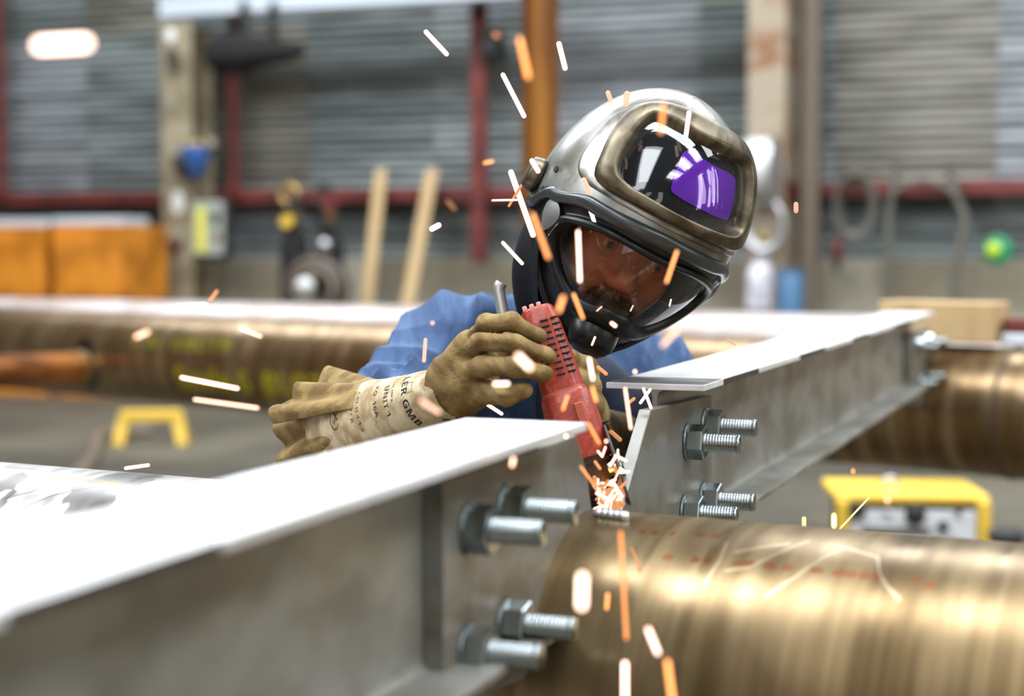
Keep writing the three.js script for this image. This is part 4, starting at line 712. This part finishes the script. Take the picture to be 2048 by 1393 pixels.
// ------------------------------------------------------------------ gloves
const suede = std({ map: blotch([0.54, 0.45, 0.27], [0.41, 0.32, 0.17], { px: 10, py: 10, oct: 5, s: 241, tile: 0.16, specks: 0.01, speckC: [0.2, 0.15, 0.08] }), roughness: 0.9, bumpMap: grey(0, 1, { px: 40, py: 40, oct: 3, s: 17, tile: 0.1 }), bumpScale: 0.0006 });
const suedePale = std({ map: blotch([0.72, 0.66, 0.54], [0.58, 0.49, 0.34], { px: 8, py: 8, oct: 5, s: 243, tile: 0.2, specks: 0.03, speckC: [0.36, 0.28, 0.18] }), roughness: 0.9 });
{
  const px = (a) => P(...a), chain = (pts, r) => { const l = []; for (let i = 0; i + 1 < pts.length; i++) l.push(cap(px(pts[i]), px(pts[i + 1]), r[i], r[i + 1])); return blend(l, 0.006); };
  const fingers = [
    chain([[950, 690, 2.03], [972, 652, 2.0], [1022, 646, 1.968], [1074, 674, 1.972]], [0.016, 0.0130, 0.0122, 0.0108]),
    chain([[945, 712, 2.03], [964, 684, 1.992], [1030, 688, 1.958], [1096, 716, 1.966]], [0.0165, 0.0136, 0.0130, 0.0118]),
    chain([[945, 740, 2.03], [966, 730, 1.992], [1028, 733, 1.956], [1086, 744, 1.962]], [0.017, 0.0146, 0.0140, 0.0130]),
    chain([[945, 770, 2.03], [978, 786, 2.0], [1014, 790, 1.965], [1048, 780, 1.962]], [0.017, 0.0142, 0.0138, 0.0118]),
  ];
  const thumb = chain([[915, 760, 2.06], [965, 735, 2.085], [1020, 690, 2.09], [1060, 662, 2.075]], [0.022, 0.019, 0.017, 0.014]);
  const palm = blend([cap(px([945, 695, 2.035]), px([903, 768, 2.065]), 0.024, 0.032), cap(px([950, 735, 2.035]), px([903, 775, 2.065]), 0.026, 0.034), cap(px([955, 775, 2.035]), px([905, 785, 2.065]), 0.026, 0.034)], 0.02);
  const f0 = (x, y, z) => { let d = palm(x, y, z); let e = 9, e2 = 9; for (const g of fingers) { const v = g(x, y, z); if (v < e) { e2 = e; e = v; } else if (v < e2) e2 = v; } e += 0.005 * smooth(0.007, 0, e2 - e); d = smin(d, e, 0.004); d = smin(d, thumb(x, y, z), 0.012); return d; };
  const f = (x, y, z) => { const d = f0(x, y, z); return Math.abs(d) > 0.02 ? d : d + 0.0011 * Math.sin(noise3(x * 22, y * 22, z * 22) * 6 + y * 120) + 0.0014 * noise3(x * 50, y * 50, z * 50); };
  const [lo, hi] = boundsOf([px([880, 620, 2.0]), px([1115, 830, 2.1]), px([1000, 700, 1.93]), px([1096, 716, 1.966]), px([1074, 674, 1.972])], 0.035);
  const gl = new THREE.Group(); gl.name = 'glove'; gl.userData.label = 'tan suede glove closed round the grinder body'; person.add(gl);
  part('hand', local(surfaceNets(f, lo, hi, 0.0026)), suede, gl);
  // gauntlet: pale printed outer panel over a folded brown cuff
  const A = px([892, 787, 2.065]), B = px([652, 884, 2.225]), dir = B.clone().sub(A), L = dir.length(), dn = dir.clone().normalize(), toCam = camP.clone().sub(A).normalize(), s1 = toCam.clone().addScaledVector(dn, -toCam.dot(dn)).normalize(), s2 = dn.clone().cross(s1).normalize(); if (s2.y < 0) s2.negate();
  const tubeAt = (t, a, r) => A.clone().addScaledVector(dn, t * L).addScaledVector(s1, Math.cos(a) * r).addScaledVector(s2, Math.sin(a) * r);
  const rPale = (t) => lerp(0.034, 0.060, smooth(0, 1, t)) + 0.0015 * Math.sin(t * 40) * (1 - smooth(0, 0.35, t));
  const print = canvasTex(1024, 512, (g, w, h) => {
    const im = g.createImageData(w, h); for (let y = 0; y < h; y++) for (let x = 0; x < w; x++) { let c = mixc([0.76, 0.70, 0.58], [0.58, 0.49, 0.35], smooth(0.35, 0.75, fbm(x / w, y / h, 14, 8, 5, 251))); if (tileNoise(x / w, y / h, 200, 100, 7) > 0.965) c = mixc(c, [0.33, 0.25, 0.16], 0.7); const i = (y * w + x) * 4; im.data[i] = c[0] * 255; im.data[i + 1] = c[1] * 255; im.data[i + 2] = c[2] * 255; im.data[i + 3] = 255; } g.putImageData(im, 0, 0);
    g.fillStyle = '#1c1a17'; g.strokeStyle = '#2a2722'; g.translate(w, h); g.rotate(Math.PI);
    const put = (t, x, y, size) => { g.save(); g.translate(w - x, y); g.rotate(Math.PI / 2 - 0.1); g.font = 'bold ' + size + 'px sans-serif'; g.fillText(t, 0, 0); g.restore(); };
    put('LER GMB', 265, 62, 62); g.globalAlpha = 0.85; put('UNIT 1', 400, 92, 44); put('KO  16A', 480, 84, 36); put('EN 388 X', 345, 80, 24); g.globalAlpha = 0.7; put('CAT II 4 1 3', 610, 96, 28); put('12477 A', 655, 110, 26);
    const ex = w - 770, ey = 170; g.lineWidth = 6; g.beginPath(); g.arc(ex, ey, 34, 0.6, 5.2); g.stroke(); g.lineWidth = 9; g.beginPath(); g.moveTo(ex - 14, ey - 22); g.lineTo(ex + 22, ey + 8); g.moveTo(ex + 18, ey - 20); g.lineTo(ex - 6, ey + 16); g.stroke(); g.lineWidth = 4; g.strokeRect(w - 220, 110, 44, 50);
  });
  const pale = (o) => gridGeo(40, 30, (u, v) => tubeAt(lerp(-0.06, 0.86, u), lerp(1.75, -2.2, v), rPale(u) + o + 0.0016 * noise3(u * 9, v * 6, 2)));
  part('gauntlet_panel', local(merge([pale(0.001), pale(-0.002)])), std({ map: print, roughness: 0.9 }), gl, 'pale gauntlet panel with black print');
  const cuffR = (t, a) => lerp(0.030, 0.064, smooth(0, 0.9, t)) + smooth(0.35, 1, t) * (0.010 * Math.sin(a * 5 + t * 3) + 0.006 * Math.sin(a * 11 + 1)) ;
  const cuff = (o) => gridGeo(96, 36, (u, v) => tubeAt(lerp(0.1, 1.12, v), u * 2 * Math.PI, cuffR(v, u * 2 * Math.PI) + o), true);
  const uvCuff = (g) => { const p = g.attributes.position, uv = g.attributes.uv; for (let i = 0; i < p.count; i++) uv.setXY(i, p.getX(i) + p.getZ(i), p.getY(i) * 1.2); return g; };
  part('cuff', local(uvCuff(merge([cuff(0), cuff(-0.003)]))), suede, gl, 'folded brown suede cuff');
  // folded flap of the cuff, standing behind the panel
  const flap = (o) => gridGeo(60, 14, (u, v) => { const a = lerp(0.55, 2.6, u), w = Math.sin(u * 21) * 0.010 * v + Math.sin(u * 9 + 1) * 0.006 * v; return tubeAt(lerp(0.5, 0.98, v) - 0.1 * u * v, a, lerp(0.052, 0.088, v) + w + o); });
  part('cuff_flap', local(uvCuff(merge([flap(0), flap(-0.003)]))), suede, gl, 'crumpled suede flap of the cuff');

  // the other hand steadies the grinder from behind
  const gl2 = new THREE.Group(); gl2.name = 'glove'; gl2.userData.label = 'tan suede glove steadying the grinder head from behind'; person.add(gl2);
  const fl = [chain([[1176, 800, 2.09], [1170, 738, 2.085], [1138, 722, 2.055]], [0.019, 0.017, 0.015]), chain([[1176, 825, 2.09], [1176, 775, 2.075], [1150, 762, 2.045]], [0.019, 0.017, 0.015]), chain([[1174, 845, 2.09], [1180, 812, 2.07], [1158, 800, 2.045]], [0.019, 0.017, 0.015]), chain([[1172, 865, 2.09], [1178, 872, 2.07], [1156, 880, 2.05]], [0.018, 0.016, 0.014]), chain([[1180, 840, 2.15], [1140, 800, 2.12], [1115, 770, 2.1]], [0.021, 0.018, 0.015])];
  const pl = blend([cap(px([1174, 815, 2.1]), J.wrL, 0.026, 0.032), cap(px([1172, 852, 2.1]), J.wrL, 0.028, 0.034)], 0.02);
  const f2 = (x, y, z) => { let e = 9; for (const g of fl) e = Math.min(e, g(x, y, z)); const d = smin(pl(x, y, z), e, 0.008); return d + 0.0018 * noise3(x * 40, y * 40, z * 40); };
  const [l2, h2] = boundsOf([px([1120, 700, 2.05]), px([1200, 890, 2.15]), px([1190, 860, 2.18]), J.wrL], 0.045);
  part('hand', local(surfaceNets(f2, l2, h2, 0.0045)), suede, gl2);
  const wv = J.elL.clone().sub(J.wrL), c2 = rod(J.wrL, J.wrL.clone().addScaledVector(wv, 0.45), 0.04, 0.058, 28); part('cuff', local(uvBox(c2)), suede, gl2);
}

// ------------------------------------------------------------------ angle grinder
{
  const T = P(1081, 642, 2.028), Hd = P(1178, 940, 1.995), y = T.clone().sub(Hd).normalize(), toC = camP.clone().sub(T).normalize(), z = toC.clone().addScaledVector(y, -toC.dot(y)).normalize(), x = y.clone().cross(z);
  const gr = thing('angle_grinder', 'red angle grinder with slotted housing held at the beam gap', 'grinder', T); gr.quaternion.setFromRotationMatrix(new THREE.Matrix4().makeBasis(x, y, z));
  const Lg = T.distanceTo(Hd), red = phy({ map: blotch([0.64, 0.21, 0.10], [0.52, 0.15, 0.06], { px: 6, py: 6, s: 261, tile: 0.12, specks: 0.01 }), roughness: 0.42, clearcoat: 0.2 }), redDull = std({ color: rgb(0.34, 0.06, 0.025), roughness: 0.5 });
  const rrLoft = (secs, n = 32) => gridGeo(n, secs.length - 1, (u, v) => { const [yy, w, d, p, ox = 0] = secs[Math.round(v * (secs.length - 1))], a = u * 2 * Math.PI, c = Math.cos(a), s = Math.sin(a), k = (Math.abs(c) ** p + Math.abs(s) ** p) ** (-1 / p); return V(ox + c * k * w / 2, yy, s * k * d / 2); }, true);
  part('rear_housing', rrLoft([[0.016, 0.001, 0.001, 4], [0.016, 0.034, 0.034, 4], [0.012, 0.041, 0.042, 4.5], [-0.01, 0.047, 0.046, 4.5], [-0.06, 0.052, 0.050, 4.5], [-0.098, 0.055, 0.052, 4.5]]), red, gr);
  part('motor_housing', rrLoft([[-0.096, 0.057, 0.053, 4.5], [-0.102, 0.062, 0.060, 4], [-0.13, 0.067, 0.064, 4], [-0.175, 0.069, 0.066, 3.6], [-0.182, 0.066, 0.063, 3.6]]), red, gr);
  part('seam', rrLoft([[-0.094, 0.0555, 0.0525, 4.5], [-0.0945, 0.0562, 0.0534, 4.5], [-0.0975, 0.0562, 0.0534, 4.5], [-0.098, 0.0555, 0.0525, 4.5]]), redDull, gr);
  part('gear_head', rrLoft([[-0.180, 0.060, 0.060, 3], [-0.19, 0.057, 0.056, 2.8], [-Lg + 0.005, 0.05, 0.05, 2.6], [-Lg - 0.02, 0.046, 0.046, 2.4], [-Lg - 0.03, 0.03, 0.03, 2.2], [-Lg - 0.032, 0.001, 0.001, 2]]), std({ color: rgb(0.035, 0.032, 0.03), metalness: 0.3, roughness: 0.55 }), gr, 'dark cast gear head');
  const slot = new RoundedBoxGeometry(0.0105, 0.0026, 0.003, 1, 0.001);
  for (let i = 0; i < 10; i++) for (const sx of [0.002, 0.0155]) { const m = part('vent_slot', slot, M.blackPaint, gr); m.position.set(sx + 0.002, -0.005 - i * 0.0078, 0.0232 + i * 0.00022); m.rotation.z = -0.08; }
  for (let i = 0; i < 3; i++) part('tail_notch', box(0.006, 0.008, 0.03, -0.014 + i * 0.009, 0.017, 0, 0.0015), std({ color: rgb(0.62, 0.28, 0.24), roughness: 0.4 }), gr);
  part('switch', box(0.012, 0.03, 0.006, 0.012, -0.13, 0.032, 0.002), redDull, gr);
  // disc and guard on the spindle across the head
  const hx = 0.034, disc = lathe([[0.008, -0.0018], [0.052, -0.0018], [0.052, 0.0018], [0.008, 0.0018]], 48); disc.rotateZ(Math.PI / 2); disc.translate(hx, -Lg - 0.004, 0); part('grinding_disc', disc, std({ color: rgb(0.10, 0.09, 0.08), roughness: 0.7 }), gr);
  const fl = lathe([[0, -0.004], [0.016, -0.004], [0.016, 0.005], [0, 0.006]], 24); fl.rotateZ(-Math.PI / 2); fl.translate(hx + 0.002, -Lg - 0.004, 0); part('disc_nut', fl, M.zinc, gr);
  part('spindle', rod(V(0, -Lg - 0.004, 0), V(hx, -Lg - 0.004, 0), 0.012), M.zinc, gr);
  const gd = (r) => gridGeo(30, 2, (u, v) => { const a = lerp(1.2, Math.PI * 1.2, u); return V(hx - 0.012 + v * 0.02, -Lg - 0.004 + Math.sin(a) * r, Math.cos(a) * r); }); part('guard', merge([gd(0.054), gd(0.0555)]), M.zincDark, gr);
}

// ------------------------------------------------------------------ sparks: glowing slivers of steel in the air, each at its own distance
{
  const hot = [[1.0, 0.64, 0.50], [1.0, 0.36, 0.10], [1.0, 0.55, 0.38], [1.0, 0.85, 0.35]], mats = new Map();
  const mat = (k, e) => { const key = k + ':' + e; if (!mats.has(key)) mats.set(key, std({ color: rgb(0.05, 0.03, 0.02), emissive: rgb(...hot[k]), emissiveIntensity: e, roughness: 0.6 })); return mats.get(key); };
  
  const BL = 36.8;                       // blur in pixels per (focus / depth - 1)
  const where = (x, y) => y > 1080 ? 'falling past the brown chord pipe' : x > 1560 ? (y > 900 ? 'flying by the yellow welding machine' : 'flying before the cladding beyond the helmet') : x < 700 ? (y < 200 ? 'flying before the cladding by the beige column' : y < 640 || y > 900 ? 'flying over the steel near the floor trestle' : 'flying before the yellow pipe lettering')
    : y > 870 && x > 1140 && x < 1300 ? 'in the tangle where disc meets plate' : x > 1060 && x < 1500 && y < 440 && y > 180 ? 'in front of the helmet shell' : x > 1060 && x < 1420 && y >= 440 && y < 700 ? 'in front of the face shield' : x > 1110 && x < 1320 && y >= 700 ? 'before the dark torso front' : x > 820 && x <= 1110 && y > 600 ? 'over the glove and sleeve' : 'rising between ochre pipe and planks';
  const sparkLabel = (x, y, w, kind, L) => (w > 20 ? 'broad ' : w > 11 ? 'thick ' : L > 60 ? 'long thin ' : L < 14 ? 'tiny ' : 'thin ') + ['white-hot', 'orange', 'pale salmon', 'yellowish'][kind] + ' glowing spark ' + where(x, y);
  function spark(x1, y1, x2, y2, w, kind, gain = 1, near = 0) {
    const blur = w > 11 ? 0.78 * w : 0, d = blur ? 2.08 / (1 + blur / BL) : near || rr(1.98, 2.1);
    const thick = blur ? Math.max(3.5, 0.34 * w) : w * 1.08, a = V(x1, y1, 0), b = V(x2, y2, 0), L = a.distanceTo(b), n = L ? b.clone().sub(a).divideScalar(L) : V(0, 1, 0);
    const cut = Math.min(L * 0.45, blur * 0.32); a.addScaledVector(n, cut); b.addScaledVector(n, -cut);
    const A = P(a.x, a.y, d), B = P(b.x, b.y, d * (1 + 0.012 * (rnd() - 0.5))), k = between(A, B), r = thick / 2 * d / FPX;
    const area = blur ? Math.max(1, w / thick * 1.1) : 1, e = Math.round(gain * (kind === 1 ? 1.15 : kind === 2 ? 1.6 : 2.6) * area * 10) / 10;
    const m = new THREE.Mesh(new THREE.CapsuleGeometry(r, Math.max(k.len, r * 0.2), 4, 10), mat(kind, e)); m.name = numbered('glowing_spark'); m.userData = { label: sparkLabel((x1 + x2) / 2, (y1 + y2) / 2, w, kind, L), category: 'spark', group: 'flying grinding sparks' };
    m.position.copy(k.mid); m.quaternion.copy(k.q); m.castShadow = false; m.receiveShadow = false; scene.add(m);
  }
  const S = [
    [65, 92, 185, 85, 62, 0, 1.3], [852, 64, 893, 108, 9, 0], [1006, 150, 1048, 232, 9, 0], [1038, 72, 1058, 160, 30, 1], [985, 66, 1000, 76, 28, 1, 0.35], [1118, 88, 1130, 136, 10, 0], [1216, 186, 1221, 200, 9, 2], [1254, 188, 1252, 208, 11, 2],
    [1378, 226, 1371, 278, 9, 0], [1328, 205, 1321, 270, 24, 1, 0.8], [1064, 322, 1076, 342, 10, 0], [966, 327, 988, 322, 15, 1], [1022, 345, 1066, 470, 11, 0], [1064, 425, 1098, 520, 22, 1, 0.8], [1168, 360, 1180, 386, 9, 2], [1173, 396, 1191, 447, 10, 0], [1006, 486, 1044, 527, 7, 0],
    [864, 458, 877, 451, 11, 0], [1156, 460, 1160, 566, 16, 0, 0.8], [1355, 500, 1332, 568, 16, 1], [1128, 590, 1116, 627, 24, 1], [1146, 586, 1167, 640, 15, 1], [1221, 645, 1233, 654, 12, 0], [1190, 675, 1184, 690, 4, 0], [1203, 614, 1194, 622, 3.5, 2], [1266, 612, 1261, 622, 3, 2],
    [1358, 655, 1322, 695, 27, 2, 0.55], [1178, 715, 1186, 762, 15, 0, 0.9], [1184, 772, 1193, 806, 16, 1], [1196, 735, 1212, 748, 7, 1], [1032, 708, 1064, 740, 30, 0, 0.8], [985, 768, 1020, 768, 19, 0, 0.8], [945, 790, 1003, 828, 7, 0], [838, 800, 882, 828, 24, 2, 0.5],
    [851, 680, 848, 722, 7, 2], [865, 645, 865, 648, 13, 2], [1136, 790, 1125, 822, 14, 1], [1150, 800, 1240, 880, 8, 1, 0.7], [1177, 802, 1189, 838, 10, 0], [1250, 775, 1262, 860, 12, 2, 1.1], [1270, 742, 1270, 746, 14, 0], [1287, 778, 1302, 816, 6, 0], [1300, 780, 1281, 806, 6, 0], [1268, 798, 1258, 806, 6, 1],
    [1212, 882, 1213, 884, 13, 0], [1175, 845, 1200, 890, 14, 1, 0.8], [1160, 932, 1192, 975, 12, 1, 0.7], [1028, 913, 1023, 936, 22, 2], [1133, 876, 1131, 870, 15, 0], [1165, 1145, 1163, 1222, 42, 0, 1.1], [1216, 1185, 1213, 1222, 18, 1], [1241, 1060, 1253, 1282, 22, 1, 0.6], [1250, 1322, 1250, 1420, 26, 0],
    [1294, 1254, 1318, 1312, 28, 0, 0.7], [1334, 1318, 1346, 1410, 30, 1, 1.1], [1262, 1095, 1332, 1262, 12, 1, 0.35], [360, 755, 478, 778, 14, 0], [386, 799, 518, 817, 15, 2], [268, 676, 300, 662, 25, 2, 0.8], [478, 656, 524, 674, 14, 2], [352, 615, 415, 612, 18, 0], [418, 605, 436, 580, 14, 1, 0.6], [252, 937, 296, 931, 7, 0],
    [1592, 409, 1592, 422, 9, 2, 0.7], [1775, 998, 1775, 1002, 23, 2, 0.9], [1668, 1028, 1668, 1056, 13, 3], [1608, 1038, 1608, 1058, 8, 3, 0.7], [1738, 996, 1680, 1058, 3, 3, 0.8], [1706, 938, 1706, 949, 12, 1], [985, 401, 1034, 400, 4, 0], [1018, 412, 1042, 372, 5, 1], [1455, 680, 1470, 689, 3.5, 2, 0.6], [1342, 600, 1339, 612, 3, 0], [893, 400, 912, 422, 20, 1, 0.15],
  ];
  for (const s of S) spark(...s);
  // the dense tangle where the disc bites
  for (let i = 0; i < 52; i++) { const t = Math.sqrt(rnd()), x = 1222 + rr(-34, 30) * (0.35 + 0.65 * Math.sin(Math.PI * (0.15 + 0.7 * t))), y = 885 + t * 132, a = rr(-0.8, 0.8) + (rnd() < 0.3 ? 1.2 : 0), l = rr(10, 34); spark(x - Math.sin(a) * l / 2, y - Math.cos(a) * l / 2, x + Math.sin(a) * l / 2, y + Math.cos(a) * l / 2, rr(4, 8), rnd() < 0.62 ? 0 : 1, 0.9, rr(1.9, 1.96)); }
  const glow = new THREE.PointLight(0xff8a3c, 0.015); glow.position.copy(P(1218, 975, 1.97)); glow.castShadow = true; glow.shadow.radius = 1; scene.add(glow);
}
renderer.render(scene, camera);
